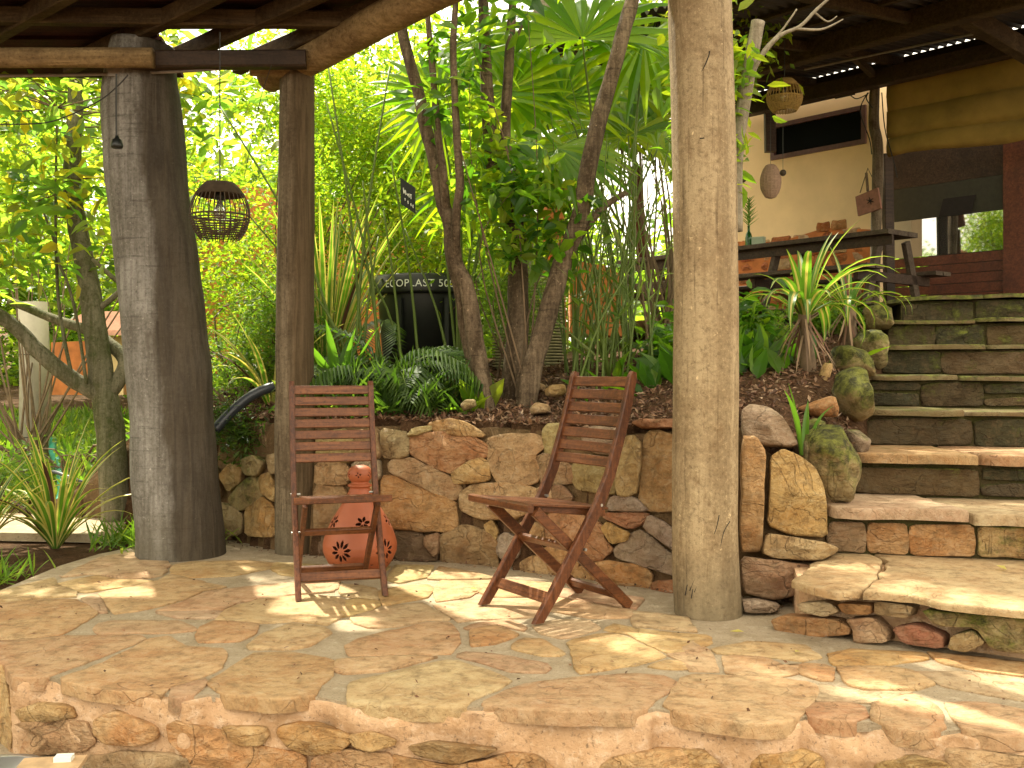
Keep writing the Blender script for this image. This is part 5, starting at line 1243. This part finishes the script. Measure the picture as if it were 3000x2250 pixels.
tree('stub_tree', 'small tree with a cut pale stub beside the pale column', [
 ([(4424+345,1500,5.3),(4424+350,1000,5.3),(4424+390,700,5.3),(4424+430,450,5.3),(4424+490,140,5.3)],.035,.036),
 ([(4424+385,700,5.3),(4424+480,420,5.25),(4424+620,240,5.2),(4424+760,170,5.2),(4424+870,60,5.2),(4424+960,-20,5.2)],.012,.007),
 ([(4424+720,185,5.2),(4424+900,190,5.2),(4424+1040,125,5.2)],.008,.003),
 ([(4424+860,85,5.2),(4424+940,140,5.2),(4424+1000,105,5.2)],.006,.002),
 ([(4424+380,650,5.3),(4424+500,360,5.3),(4424+640,200,5.35),(4424+740,60,5.35)],.009,.004)],
 M_PALE, [([((1.02,5.35,2.85),(.24,.25,.32)),((1.02,5.3,2.35),(.14,.15,.35)),((1.0,5.3,2.1),(.10,.1,.16)),((1.08,5.3,2.6),(.08,.1,.12))],46,24,.07,.10,M_LFINE,.38,9)])
# ---- left tree with mossy fork
tree('mossy_fork_tree', 'lichen covered tree forking low down left of the trunk post', [
 ([(760,HD+1720,6.6),(740,HD+1450,6.6),(715,HD+1150,6.6),(690,HD+960,6.6),(665,HD+860,6.6),(640,HD+640,6.6),(600,HD+360,6.62),(570,HD+150,6.65),(520,1560,6.7),(470,1250,6.72),(475,900,6.75),(490,600,6.8),(470,200,6.8)],.098,.045),
 ([(660,HD+900,6.6),(560,HD+850,6.55),(430,HD+770,6.5),(250,HD+620,6.45),(110,HD+470,6.4),(-60,HD+350,6.35),(-300,HD+200,6.3)],.06,.038),
 ([(690,HD+900,6.6),(770,HD+800,6.62),(810,HD+680,6.65),(700,HD+560,6.7),(560,HD+480,6.75),(330,HD+400,6.8),(60,HD+290,6.85)],.055,.025),
 ([(640,HD+340,6.62),(720,HD+280,6.6),(790,HD+200,6.6),(720,HD+130,6.6),(600,HD+20,6.6)],.022,.012),
 ([(560,HD+830,6.5),(500,HD+420,6.5),(440,HD+180,6.5),(390,HD+60,6.5),(330,1500,6.5),(250,1300,6.5)],.011,.006),
 ([(470,HD+790,6.5),(420,HD+560,6.5),(380,HD+300,6.5),(365,HD+0,6.5),(360,1300,6.5),(370,700,6.5)],.013,.007)],
 M_BARKM, [([((-2.9,6.8,2.5),(.8,.6,.55)),((-2.3,6.9,2.9),(.5,.5,.4)),((-3.2,6.5,1.9),(.6,.5,.5)),((-3.3,6.5,2.9),(.6,.6,.4))],84,20,.13,.125,M_LBIG,.42,10)])

# ---- fan palms
fan_palm('tall green fan palm behind the leaning tree with a large raised fan', (.8,6.9,1.0), [
 (P(H0+1560,255,6.3),(-.05,-.8,.45),(0,.3,1),.85,3.3),
 (P(H0+1560,255,6.6),(0,-.3,.9),(.3,1,.2),.6,5.2),
 (P(H0+1440,640,6.9),(.1,-.9,.3),(-.2,.1,1),.62,4.8),
 (P(H0+1230,500,7.0),(.1,-.7,.6),(.8,.1,.5),.6,4.6),
 (P(H0+1960,250,6.9),(0,-.9,.3),(.2,.1,-1),.6,4.2),
 (P(H0+1900,560,7.2),(-.3,-.8,.4),(1,.2,.1),.62,4.4),
 (P(H0+1860,880,7.0),(-.2,-.8,.5),(0,.2,1),.62,4.8),
 (P(H0+1500,940,6.8),(.1,-.7,.6),(-.2,.2,-1),.55,3.6),
 (P(H0+1640,760,7.6),(0,-.9,.3),(0,0,1),.65,5.0)], 1)
fan_palm('dark green fan palm between the slim forked tree and the upright tree', (-.35,6.6,.95), [
 (P(H0+1100,575,6.5),(.15,-.85,.4),(-.6,.1,.6),.62,3.6),
 (P(H0+900,640,6.5),(.0,-.8,.5),(-.5,.2,.8),.55,4.4),
 (P(H0+1060,620,6.7),(-.1,-.9,.2),(.4,.1,-1),.50,3.4),
 (P(H0+620,640,6.4),(.1,-.9,.3),(-.6,.1,.5),.46,4.0),
 (P(H0+620,760,6.6),(.1,-.9,.2),(.1,0,-1),.45,3.2),
 (P(H0+880,240,6.6),(-.1,-.8,.5),(.3,0,-1),.45,3.6),
 (P(H0+760,1180,6.5),(.1,-.9,.2),(.2,0,-1),.42,3.0)], 2)
fan_palm('small bright fan palm with drooping leaves right of the upright tree', (.6,6.3,.95), [
 (P(H0+1320,960,6.0),(-.2,-.6,.8),(-1,-.1,-.2),.50,3.0),
 (P(H0+1400,960,6.0),(.2,-.7,.7),(.7,-.1,-.5),.50,2.8),
 (P(H0+1240,1080,6.1),(-.2,-.8,.6),(-.6,0,-.6),.36,3.2),
 (P(H0+2050,960,6.3),(-.2,-.6,.7),(.6,.1,.1),.40,3.6)], 3)
# ---- reeds / stems at the right of the bed
def reeds():
    r = random.Random(5); t = thing('reed_clump', 'dense clump of thin green upright stems behind the right hand chair', 'reeds', (1.0,6.2,.95))
    for i in range(30):
        x0 = r.gauss(.52,.15); y0 = r.gauss(6.3,.22); z0 = bed_z(x0,y0)-.02; h = r.uniform(.8,1.9); lx = r.gauss(.02,.16)*h; m = MB()
        c = curve_pts([(x0,y0,z0),(x0+lx*.35,y0,z0+h*.5),(x0+lx,y0+r.gauss(0,.1),z0+h)],4); m.tube(c, lerp_list([r.uniform(.006,.011),.002],len(c)), 5); m.build('stem', M_REED, t)
    rg = np.random.default_rng(3); pts = np.stack([rg.normal(.55,.2,340), rg.normal(6.35,.3,340), 1.0+rg.random(340)*1.2],1); d = rg.normal(size=(340,3)); d[:,2] = abs(d[:,2])+.5
    V,F = leaf_cloud(pts,.22,.07,rg=rg,dirs=d); props(plant_part('blades',V,F,M_REED,t),kind='stuff')
reeds()
def reeds2():
    r = random.Random(9); t = thing('cane_clump', 'pale green canes growing in front of the black compost bin', 'canes', (-.8,6.3,.9))
    for i in range(11):
        x0 = r.uniform(-1.0,-.28); y0 = r.uniform(6.1,6.5); z0 = bed_z(x0,y0)-.02; h = r.uniform(1.0,2.2); lx = r.gauss(-.12,.22)*h; m = MB()
        c = curve_pts([(x0,y0,z0),(x0+lx*.35,y0,z0+h*.5),(x0+lx,y0+r.gauss(0,.1),z0+h)],4); m.tube(c, lerp_list([.012,.005],len(c)), 6); m.build('cane', M_REED, t, True)
reeds2()
# ---- strap plants
strap_plant('variegated_flax', 'big flax with long yellow striped leaves left of the compost bin', (-1.25,6.85,.85), 60, (.9,1.45), .042, .62, seed=2, droop=.5, cat='flax')
strap_plant('variegated_flax', 'low yellow striped flax beside the slim post foot', (-1.5,6.35,.75), 26, (.5,.85), .05, .95, seed=12, droop=.9, cat='flax')
strap_plant('spiky_plant', 'large green and yellow striped spiky plant on a stump near the stairs', P(4424+790,HD+400,5.65), 30, (.36,.64), .050, 1.35, seed=3, droop=.95, group='striped spiky plants on short stumps', yellow_center=True)
strap_plant('spiky_plant', 'smaller striped spiky plant right of the large one by the stairs', P(4424+1075,HD+350,6.3), 22, (.28,.50), .042, 1.35, seed=4, droop=.95, group='striped spiky plants on short stumps', yellow_center=True)
strap_plant('striped_lily', 'striped strap leaf plant at the far left patio edge', PZ(310,3318+255,-.02)+Vector((-.0,.1,0)), 44, (.40,.80), .042, .9, seed=6, droop=.75, group='striped lilies by the patio edge')
strap_plant('striped_lily', 'striped strap leaf plant partly cut by the left picture edge', (-2.95,5.65,0), 34, (.4,.75), .042, .9, seed=7, droop=.8, group='striped lilies by the patio edge')
strap_plant('iris_leaf', 'single broad green leaf clump at the foot of the mossy stones', P(4424+785,HD+1290,4.55), 5, (.22,.34), .035, .4, seed=9, droop=1.3, mats=(M_STRAPG,M_STRAPG))
strap_plant('broad_leaf_plant', 'broad bright green leaves beside the slim post', (-1.02,6.0,.75), 9, (.40,.62), .09, .5, seed=15, droop=.5, mats=(M_STRAPG,M_STRAPG))
for k,(g,Y,h) in enumerate([((4424+790,HD+400),5.65,.30),((4424+1075,HD+350),6.3,.22)]):
    t_ = [o for o in bpy.data.objects if o.name.startswith('spiky_plant') and o.type == 'EMPTY'][k]; b = P(g[0],g[1],Y)
    m = MB(); m.tube(curve_pts([b+Vector((.02,0,-h-.05)), b+Vector((.01,0,-h*.5)), b+Vector((0,0,.03))],4), lerp_list([.045,.03],9), 12, .8, k); m.build('stump', M_TWIG, t_, True)
    m = MB(); r = random.Random(k)
    for i in range(22):
        a = r.uniform(0,6.28); p = b+Vector((math.cos(a)*.04,math.sin(a)*.04,r.uniform(-.1,0))); q = p+Vector((math.cos(a)*.10,math.sin(a)*.10,-.12)); e = p+Vector((math.cos(a)*.16,math.sin(a)*.16,-.28*r.uniform(.6,1))); s = Vector((-math.sin(a),math.cos(a),0))*.006
        m.add([p-s,p+s,q+s,q-s,e],[(0,1,2,3),(3,2,4)])
    m.build('dead_leaves', M_DRY, t_) if False else m.build('dead_leaves', M_LITTER, t_)
# ---- feather palms
t = thing('feather_palm', 'drooping feather palm in front of the compost bin', 'palm', (-.75,6.1,.85)); r = random.Random(2)
for (a,Ln,e0,e1,ll) in [(2.6,.75,.9,-.7,.30),(3.5,.65,.7,-.9,.28),(-.3,.62,.9,-.8,.28),(-1.3,.55,.8,-.7,.26),(-2.2,.7,.7,-.8,.30),(.6,.6,1.1,-.3,.26),(1.6,.7,1.2,.2,.24),(-.9,.68,.6,-1.0,.30),(3.0,.8,1.2,-.2,.28),(-.55,.8,1.0,-.9,.30)]:
    m = MB(); frond(m, (-.75+r.uniform(-.1,.12),6.1,.88), a, Ln, e0, e1, 26, ll, r, .010); m.build('frond', [M_FROND,M_REED], t)
t = thing('feather_palm', 'second feather palm tuft right beside the slim forked tree', 'palm', (-.42,6.0,.85)); r = random.Random(22)
for (a,Ln,e0,e1,ll) in [(2.4,.6,1.0,-.6,.24),(-.6,.5,.9,-.8,.24),(-1.7,.5,.8,-.9,.22),(3.4,.6,.9,-.7,.24),(.6,.45,1.2,-.2,.2)]:
    m = MB(); frond(m, (-.5,6.0,.84), a, Ln, e0, e1, 22, ll, r, .010); m.build('frond', [M_FROND,M_REED], t)
# grass-like clump under the palm
def tuft(name, label, cx_, cy_, sx, sy, z, n, L_, mat, seed, cat='plant', asp=.08, kind=None):
    rg = np.random.default_rng(seed); C = np.stack([rg.normal(cx_,sx,n), rg.normal(cy_,sy,n), np.full(n,z)],1)
    for i in range(n): C[i,2] = (bed_z(C[i,0],C[i,1]) if z is None else z)-.01
    d = rg.normal(size=(n,3))*.55; d[:,2] = .9; V,F = leaf_cloud(C,L_,asp,rg=rg,dirs=d,six=True); o = link(name, mesh_np(name,V,F,mat)); return props(o,label,cat,kind=kind)
tuft('grass_tuft','dense dark green grass tuft behind the left chair back',-.72,5.85,.20,.10,None,520,.27,M_FROND,31)
tuft('grass_tuft','light green fine grass by the base of the trunk post',-2.05,5.9,.16,.12,0,500,.16,M_GRASS,32)
tuft('grass_tuft','fine grass between the patio rocks at the far left',-2.6,4.95,.10,.12,-.02,260,.12,M_GRASS,33)
tuft('low_broad_plant','low glossy broad leaved plant behind the right chair',1.15,5.9,.28,.18,None,160,.20,M_LDARK,34,asp=.42)
tuft('low_broad_plant','bright yellow green seedling between the tree trunks',-.22,5.72,.025,.02,None,16,.17,M_LFINE,35,asp=.45)
tuft('low_broad_plant','pale broad leaves under the feather palm',-.95,5.95,.14,.12,None,60,.20,M_GRASS,36,asp=.45)
shrub('bank_plant','straggly green plants and roots hanging over the bank between the two posts',(-1.55,6.1,.62),[((-1.55,5.95,.60),(.32,.14,.16)),((-1.75,6.1,.7),(.3,.2,.12))],90,26,.05,.05,M_FROND,aspect=.22,twigs=14,twr=.003,seed=61)
# ---- background shrubs
shrub('leafy_shrub','fine leaved yellow green shrub behind the wicker lamp',(-1.9,8.2,.9),[((-2.1,8.2,1.8),(.7,.6,.8)),((-1.6,8.0,3.1),(.9,.6,.7)),((-1.2,8.3,2.5),(.7,.6,.9))],330,70,.10,.050,M_LFINE,'shrubs behind the patio posts',seed=41)
shrub('leafy_shrub','fine leaved shrub filling the space right of the slim post',(-.9,8.6,1.0),[((-.95,8.6,2.5),(.75,.6,1.1)),((-.5,8.8,3.3),(.8,.6,.8))],220,60,.10,.052,M_LFINE,'shrubs behind the patio posts',seed=42)
shrub('leafy_shrub','low ferny shrub between the trunk post and the hose',(-1.75,6.9,.75),[((-1.75,6.9,1.0),(.55,.45,.35)),((-1.55,6.7,1.25),(.3,.3,.4))],150,60,.07,.040,M_GRASS,'shrubs behind the patio posts',seed=43,aspect=.3)
shrub('leafy_shrub','tall yellowish shrub at the far left behind the fork tree',(-3.8,8.0,.3),[((-5.4,8.6,1.3),(.7,.8,1.1)),((-3.6,9.6,2.5),(1.3,.7,.8)),((-4.6,9.2,2.6),(.8,.7,.8))],260,46,.12,.075,M_LFINE,'shrubs at the left',seed=44)
shrub('leafy_shrub','low ground shrub below the fork tree',(-3.1,7.4,.1),[((-3.2,7.6,.25),(.7,.4,.22)),((-2.5,7.3,.35),(.35,.3,.3))],110,45,.08,.05,M_GRASS,'shrubs at the left',seed=45)
shrub('leafy_shrub','thin leaved shrub with long bare twigs below the small black board',(-.7,7.5,1.0),[((-.7,7.4,2.0),(.5,.4,.6)),((-.3,7.3,1.6),(.4,.3,.4))],70,34,.09,.07,M_LFINE,'shrubs in the middle',seed=46,twigs=18,aspect=.4,twr=.003)
shrub('leafy_shrub','wispy feathery shrub in front of the ribbed screen',(.0,6.5,1.0),[((.0,6.5,1.5),(.22,.2,.35))],90,70,.06,.05,M_GRASS,'shrubs in the middle',seed=47,aspect=.1,twigs=8,twr=.003)
shrub('leafy_shrub','green shrub glimpsed between the reeds and the pale column',(1.3,6.6,1.0),[((1.35,6.6,1.25),(.32,.3,.20)),((1.1,6.4,1.1),(.3,.25,.14))],70,24,.08,.10,M_LDARK,'shrubs in the middle',seed=48,six=True)
shrub('leafy_shrub','leafy branches framing the top behind the leaning tree',(1.2,8.0,1.2),[((1.3,8.4,3.9),(1.0,.6,.7)),((.9,8.3,3.2),(.5,.4,.5))],110,40,.11,.09,M_LFINE,'shrubs in the middle',seed=49)
shrub('leafy_shrub','broad leaved branches of the upright tree hiding its fork',(0.05,5.8,.9),[((-.02,5.75,2.05),(.28,.15,.35)),((.25,5.75,1.75),(.25,.15,.28)),((-.35,5.8,2.7),(.25,.2,.4)),((-.15,5.8,3.1),(.4,.2,.25))],44,9,.07,.115,M_LDARK,'shrubs in the middle',seed=50,six=True,twigs=6,twr=.003)
shrub('leafy_shrub','mossy green plants at the foot of the terrace',(1.7,7.2,1.2),[((1.7,7.0,1.25),(.45,.3,.10)),((2.2,7.3,1.4),(.3,.2,.10))],70,40,.05,.05,M_GRASS,'shrubs in the middle',seed=51,twigs=6)
# ---- far wood
def far_wood():
    rg = np.random.default_rng(77); boxes = []
    for k in range(60):
        x = rg.uniform(-13,9); y = rg.uniform(13.5,22); boxes.append(((x,y,rg.uniform(.5,6.5) if x < 1.0 else rg.uniform(.3,2.6)),(1.9,1.3,1.5)))
    for k in range(22): boxes.append(((rg.uniform(-17,-12),rg.uniform(-2,13),rg.uniform(.5,4.5)),(1.3,1.6,1.4)))
    cs,pts = clumps(boxes,2600,74,.28,rg); V,F = leaf_cloud(pts,.19,.55,rg=rg)
    props(link('far_trees', mesh_np('far_trees',V,F,M_FAR)), 'mass of sunlit trees closing the view behind the garden', 'trees', kind='stuff')
far_wood()
# twiggy undergrowth
def litter():
    rg = np.random.default_rng(8); n = 19000; x = rg.uniform(-2.0,2.3,n); d = rg.random(n)**1.4*3.0; C = []
    for i in range(n):
        y = wall_y(x[i])+.12+d[i]
        if x[i] < st_left(y)-.03: C.append((x[i],y,bed_z(x[i],y)+.006))
    n = len(C)
    C = np.array(C); dd = rg.normal(size=(n,3)); dd[:,2] = abs(dd[:,2])*.35; V,F = leaf_cloud(C,.034,.40,rg=rg,dirs=dd,fold=.5)
    props(link('leaf_litter', mesh_np('leaf_litter',V,F,M_LITTER)), 'dry brown leaf litter and bark chips covering the garden bed', 'leaf litter', kind='stuff')
    n = 12000; x = rg.uniform(-8.5,-1.9,n); y = rg.uniform(6.9,13.5,n); C = np.stack([x,y,np.array([ (bed_z(a,b) if b > wall_y(a)+.1 else -.03)+.004 for a,b in zip(x,y)])],1)
    dd = rg.normal(size=(n,3)); dd[:,2] = abs(dd[:,2])+.6; V,F = leaf_cloud(C,.15,.22,rg=rg,dirs=dd)
    props(link('ground_cover', mesh_np('ground_cover',V,F,M_GRASS)), 'bright green low ground cover behind the patio at the left', 'ground cover', kind='stuff')
litter()
def fallen(label, x, y, z=0.012, c=(.45,.40,.03), s=.03):
    p = PZ(x, y, z) ; m = MB(); a = random.uniform(0,6); d = Vector((math.cos(a),math.sin(a),0)); q = Vector((-d.y,d.x,0))
    m.add([p-d*s, p+q*s*.5+Vector((0,0,s*.3)), p+d*s+Vector((0,0,s*.25)), p-q*s*.5+Vector((0,0,s*.35)), p+Vector((0,0,.002))], [(0,4,1),(1,4,2),(2,4,3),(3,4,0)])
    props(m.build('fallen_leaf', M_STRAPY if c[0] > .4 else M_LITTER), label, 'leaf', 'leaves fallen on the paving')
fallen('yellow leaf lying on the paving right of the pale column', C0+350, 3318+780)
fallen('small yellow leaf on the sunlit slab edge', C0+745, 3318+908, s=.018)
fallen('yellow leaf on the lowest stair tread', C0+2065, 3318+365, .21, s=.03)
fallen('yellow leaf beside the right chair foot', B0+860, 3318+500, s=.022)
fallen('brown leaf near the left chair foot', B0+100, 3318+475, c=(.2,.1,.05), s=.026)

# ------------------------------------------------------------------ bin, board, screen, hoses, orange building
t = thing('compost_bin', 'black plastic round compost bin half hidden by stems', 'bin', (-.62,7.35,.98)); c = Vector((-.62,7.35,.95))
m = MB(); m.lathe([(.001,.0),(.30,.0),(.345,.55),(.35,.58)], 40, c); m.build('body', M_BLACK, t, True)
m = MB(); m.lathe([(.352,.58),(.385,.585),(.39,.60),(.39,.705),(.375,.72),(.001,.75)], 40, c); m.build('lid', M_BLACK, t, True)
m = MB()
for a in (-2.0,-1.1): m.box(c+Vector((.36*math.cos(a),.36*math.sin(a),.35)), (.03,.03,.4), Matrix.Rotation(a,3,'Z'))
m.build('rib', M_BLACK, t)
def text_on_cyl(s, c, r, z, size, a0, parent):
    cu = bpy.data.curves.new('t','FONT'); cu.body = s; cu.size = size; cu.extrude = .001; cu.space_character = 1.1
    o = bpy.data.objects.new('t',cu); COL.objects.link(o); dg = bpy.context.evaluated_depsgraph_get(); me = bpy.data.meshes.new_from_object(o.evaluated_get(dg)); bpy.data.objects.remove(o)
    l = gloc(parent)
    for v in me.vertices:
        a = a0+v.co.x/r; v.co = Vector((c[0]+(r+.002+v.co.z)*math.cos(a), c[1]+(r+.002+v.co.z)*math.sin(a), z+v.co.y))-l
    me.materials.append(M_WHITE); return link('lettering', me, parent)
text_on_cyl('ECOPLAST 500', c, .392, c.z+.625, .072, -2.28, t)
t = thing('chalk_board', 'small black board with white handwriting hanging in the foliage', 'sign', P(H0+430,1270,6.2))
q = [P(H0+382,1150,6.2),P(H0+478,1215,6.15),P(H0+480,1385,6.15),P(H0+385,1320,6.2)]
m = MB(); quad_solid(m, q, .015, Vector((0,1,0))); m.build('board', M_BLACK, t)
m = MB()
def bq(u,v): return q[0].lerp(q[1],u).lerp(q[3].lerp(q[2],u),v)+Vector((0,-.002,0))
for (u0,v0,u1,v1) in [(.2,.32,.24,.52),(.24,.52,.32,.36),(.32,.36,.38,.52),(.42,.48,.52,.44),(.52,.44,.5,.52),(.58,.40,.60,.54),(.66,.40,.76,.38),(.70,.40,.72,.55),(.30,.68,.32,.76),(.5,.70,.52,.80),(.7,.72,.72,.82),(.84,.72,.86,.84)]: m.tube([bq(u0,v0),bq(u1,v1)], .003, 4)
m.build('handwriting', M_WHITE, t)
t = thing('ribbed_screen', 'pale green ribbed mesh screen standing behind the upright tree', 'screen', (.1,7.2,1.0))
m = MB(); c = Vector((.12,7.3,1.0))
for k in range(30): m.ring((c.x,c.y,c.z+.03+k*.021), .26, .005, 28, 4)
m.build('rings', plain('straw_ring', (.38,.33,.17), .8), t)
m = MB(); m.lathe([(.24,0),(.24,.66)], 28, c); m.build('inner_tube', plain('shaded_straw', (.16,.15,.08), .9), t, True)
m = MB(); m.tube(curve_pts([P(1390,HD+1130,5.85),P(1500,HD+1010,5.9),P(1640,HD+900,5.95),P(1800,HD+840,6.0),P(2110,HD+770,6.2),P(2250,HD+735,6.6)],6), .030, 12); o = m.build('black_hose', M_HOSE, None, True); props(o, 'thick black hose arching out of the bank between the posts', 'hose')
m = MB(); m.tube(curve_pts([P(340,HD+1190,8.2),P(345,HD+1280,8.0),P(385,HD+1370,7.6),P(400,HD+1520,7.2),P(380,HD+1600,7.0)],6), .03, 10); o = m.build('green_hose', M_GHOSE, None, True); props(o, 'turquoise green hose hanging beside the concrete pillar', 'hose')
m = MB(); m.tube(curve_pts([P(640,HD+1440,6.9),P(560,HD+1470,6.8),P(440,HD+1430,6.8),P(330,HD+1400,6.9),P(290,HD+1480,7.0)],6), .012, 8); o = m.build('thin_hose', M_HOSE, None, True); props(o, 'thin dark hose curling on the ground at the left', 'hose')
t = thing('concrete_pillar', 'round concrete pillar strapped with wire behind the fork tree', 'pillar', (-3.9,8.6,0))
m = MB(); m.tube([P(225,HD+1500,8.6),P(230,HD+800,8.6),P(212,HD+300,8.6)], [.125,.122,.115], 28, .03); m.build('shaft', M_CONC, t, True)
for gy in (640,1170,1330):
    q = P(228,HD+gy,8.6); m = MB(); m.ring((q.x,q.y,q.z), .126, .004, 28, 5); m.build('wire_band', M_CABLE, t)
# left outbuilding
t = thing('outbuilding', 'distant orange outbuilding with pink tiled roof seen at the left', 'building', P(650,HD+600,12))
m = MB(); quad_solid(m, [P(330,HD+560,12.2),P(330,HD+900,12.2),P(1250,HD+900,12.0),P(1250,HD+520,12.0)], .3, Vector((0,1,0))); m.build('wall', M_ORANGE, t)
m = MB(); quad_solid(m, [P(440,HD+450,12.4),P(560,HD+390,12.4),P(1250,HD+390,12.2),P(1250,HD+515,11.6),P(620,HD+515,11.6)], .06, Vector((0,.2,1))); m.build('roof', M_ROOFRED, t)
m = MB(); quad_solid(m, [P(640,HD+520,11.9),P(640,HD+900,11.9),P(800,HD+900,11.9),P(800,HD+520,11.9)], .2, Vector((0,1,0))); m.build('pale_panel', M_CREAM, t)
# orange garden building in the middle
t = thing('orange_house', 'orange earth plastered garden building behind the trees', 'house', (-1.5,10.2,1.0))
m = MB(); V = [P(1180,1150,10.5),P(1180,2700,10.5),P(2760,2700,9.9),P(2760,1560,9.9),P(2300,1300,10.1)]; quad_solid(m, V, .3, Vector((0,1,0))); m.build('wall', M_ORANGE, t)
m = MB(); m.tube([P(H0+1390,HD+500,9.6),P(H0+1372,1250,9.6)], [.10,.095], 16, .1); m.build('pillar', M_ORANGE, t, True)
for k in range(7):
    gy = 1310+k*80; m = MB(); m.box(P(H0+1375,gy,9.48), (.20,.04,.085)); m.build('brick', M_ORANGE, t)
m = MB(); m.beam(P(H0+1250,1200,9.6), P(H0+1620,1290,9.6), .2,.14); m.build('lintel', M_ORANGE, t)
m = MB(); m.tube([P(H0+1950,HD+10,9.8),P(H0+1900,1080,9.8)], [.055,.05], 12, .08); m.build('timber_post', M_REDW, t, True)
m = MB(); quad_solid(m, [P(H0+1180,345,11.5),P(H0+1180,400,11.5),P(H0+2700,300,9.8),P(H0+2700,240,9.8)], .15, Vector((0,1,0))); m.build('fascia', M_REDW, t)
m = MB(); a_ = [P(H0+1150,400,11.5),P(H0+2700,300,9.8),P(H0+2700,640,11.5),P(H0+1150,640,13.2)]; quad_solid(m, a_, .06, Vector((0,0,1))); m.build('roof_underside', M_DARKW, t)
m = MB(); quad_solid(m, [P(H0+1500,HD+30,8.4),P(H0+1480,HD+500,8.4),P(H0+1830,HD+520,8.2),P(H0+1830,HD+130,8.2),P(H0+1700,HD+60,8.3)], .4, Vector((0,1,0))); m.build('low_wall', M_ORANGE, t)
# dish and phone-like box bottom left
c = P(-60,3318+1700,3.0); c.z = -.225
t = thing('metal_dish', 'shallow silver metal dish cut off at the bottom left corner', 'dish', c)
m = MB(); m.lathe([(.001,.004),(.10,.004),(.15,.03),(.165,.034),(.168,.030),(.15,.022),(.10,-.002),(.001,-.002)], 40, c); m.build('bowl', plain('brushed_silver', (.62,.62,.60), .3, metal=.9, var=.05, bumpd=0), t, True)
c = P(330,3318+1640,3.02); t = thing('small_card_box', 'small tan and white box lying at the bottom left', 'box', c)
m = MB(); m.box(c, (.18,.10,.014), Matrix.Rotation(.15,3,'Z')); m.build('tray', plain('tan_card', (.45,.30,.16), .7), t)
m = MB(); m.box(c+Vector((.03,.02,.014)), (.05,.035,.014), Matrix.Rotation(.1,3,'Z')); m.build('white_top', M_WHITE, t)

pth = []
for (x,y) in [(-2.3,6.0),(-2.7,6.05),(-3.6,6.15),(-5.5,6.3),(-6.5,7.0),(-4.6,7.1),(-3.3,6.9),(-2.5,6.6)]: pth.append((x,y))
o = slab_mesh('path', pth, .03, -.02, mortar('pale_sandy_path', (.42,.33,.23), (.34,.25,.16), (.50,.42,.32), 14, 80)); props(o, 'pale sandy path behind the patio at the left', kind='structure')

# pieces that sit on a part of a thing hang under that part
for pn, cn_ in (('window_frame','window_pane'),('lamp_holder','bulb'),('lid','lettering'),('board','star_mark'),('plate','lettering'),('stalk','palm_sprig'),('stump','dead_leaves'),('wall_plate','closing_board'),('pod','weave'),('carton','lid'),('tray','white_top')):
    for o in list(bpy.data.objects):
        if o.name.split('.')[0] == cn_ and o.parent is not None:
            for q in o.parent.children:
                if q.name.split('.')[0] == pn and q is not o: o.parent = q; break

def debris():
    rg = np.random.default_rng(12); n = 230; gx = rg.uniform(0,6636,n); gy = rg.uniform(3620,4600,n); C = []
    for a,b in zip(gx,gy):
        p = PZ(a,b,.011)
        if p.y > ray_edge(a)+.05 and p.x < 1.6 and p.y < wall_y(p.x)-.05: C.append(tuple(p))
    for i in range(260):
        x = rg.uniform(-1.9,1.2); C.append((x, wall_y(x)-abs(rg.normal())*.06-.03, .010))
    dd = rg.normal(size=(len(C),3)); dd[:,2] = .08; V,F = leaf_cloud(np.array(C),.016,.5,rg=rg,dirs=dd)
    props(link('fallen_debris', mesh_np('fallen_debris',V,F,M_LITTER)), 'tiny dry leaf crumbs scattered over the patio slabs', 'debris', kind='stuff')
debris()
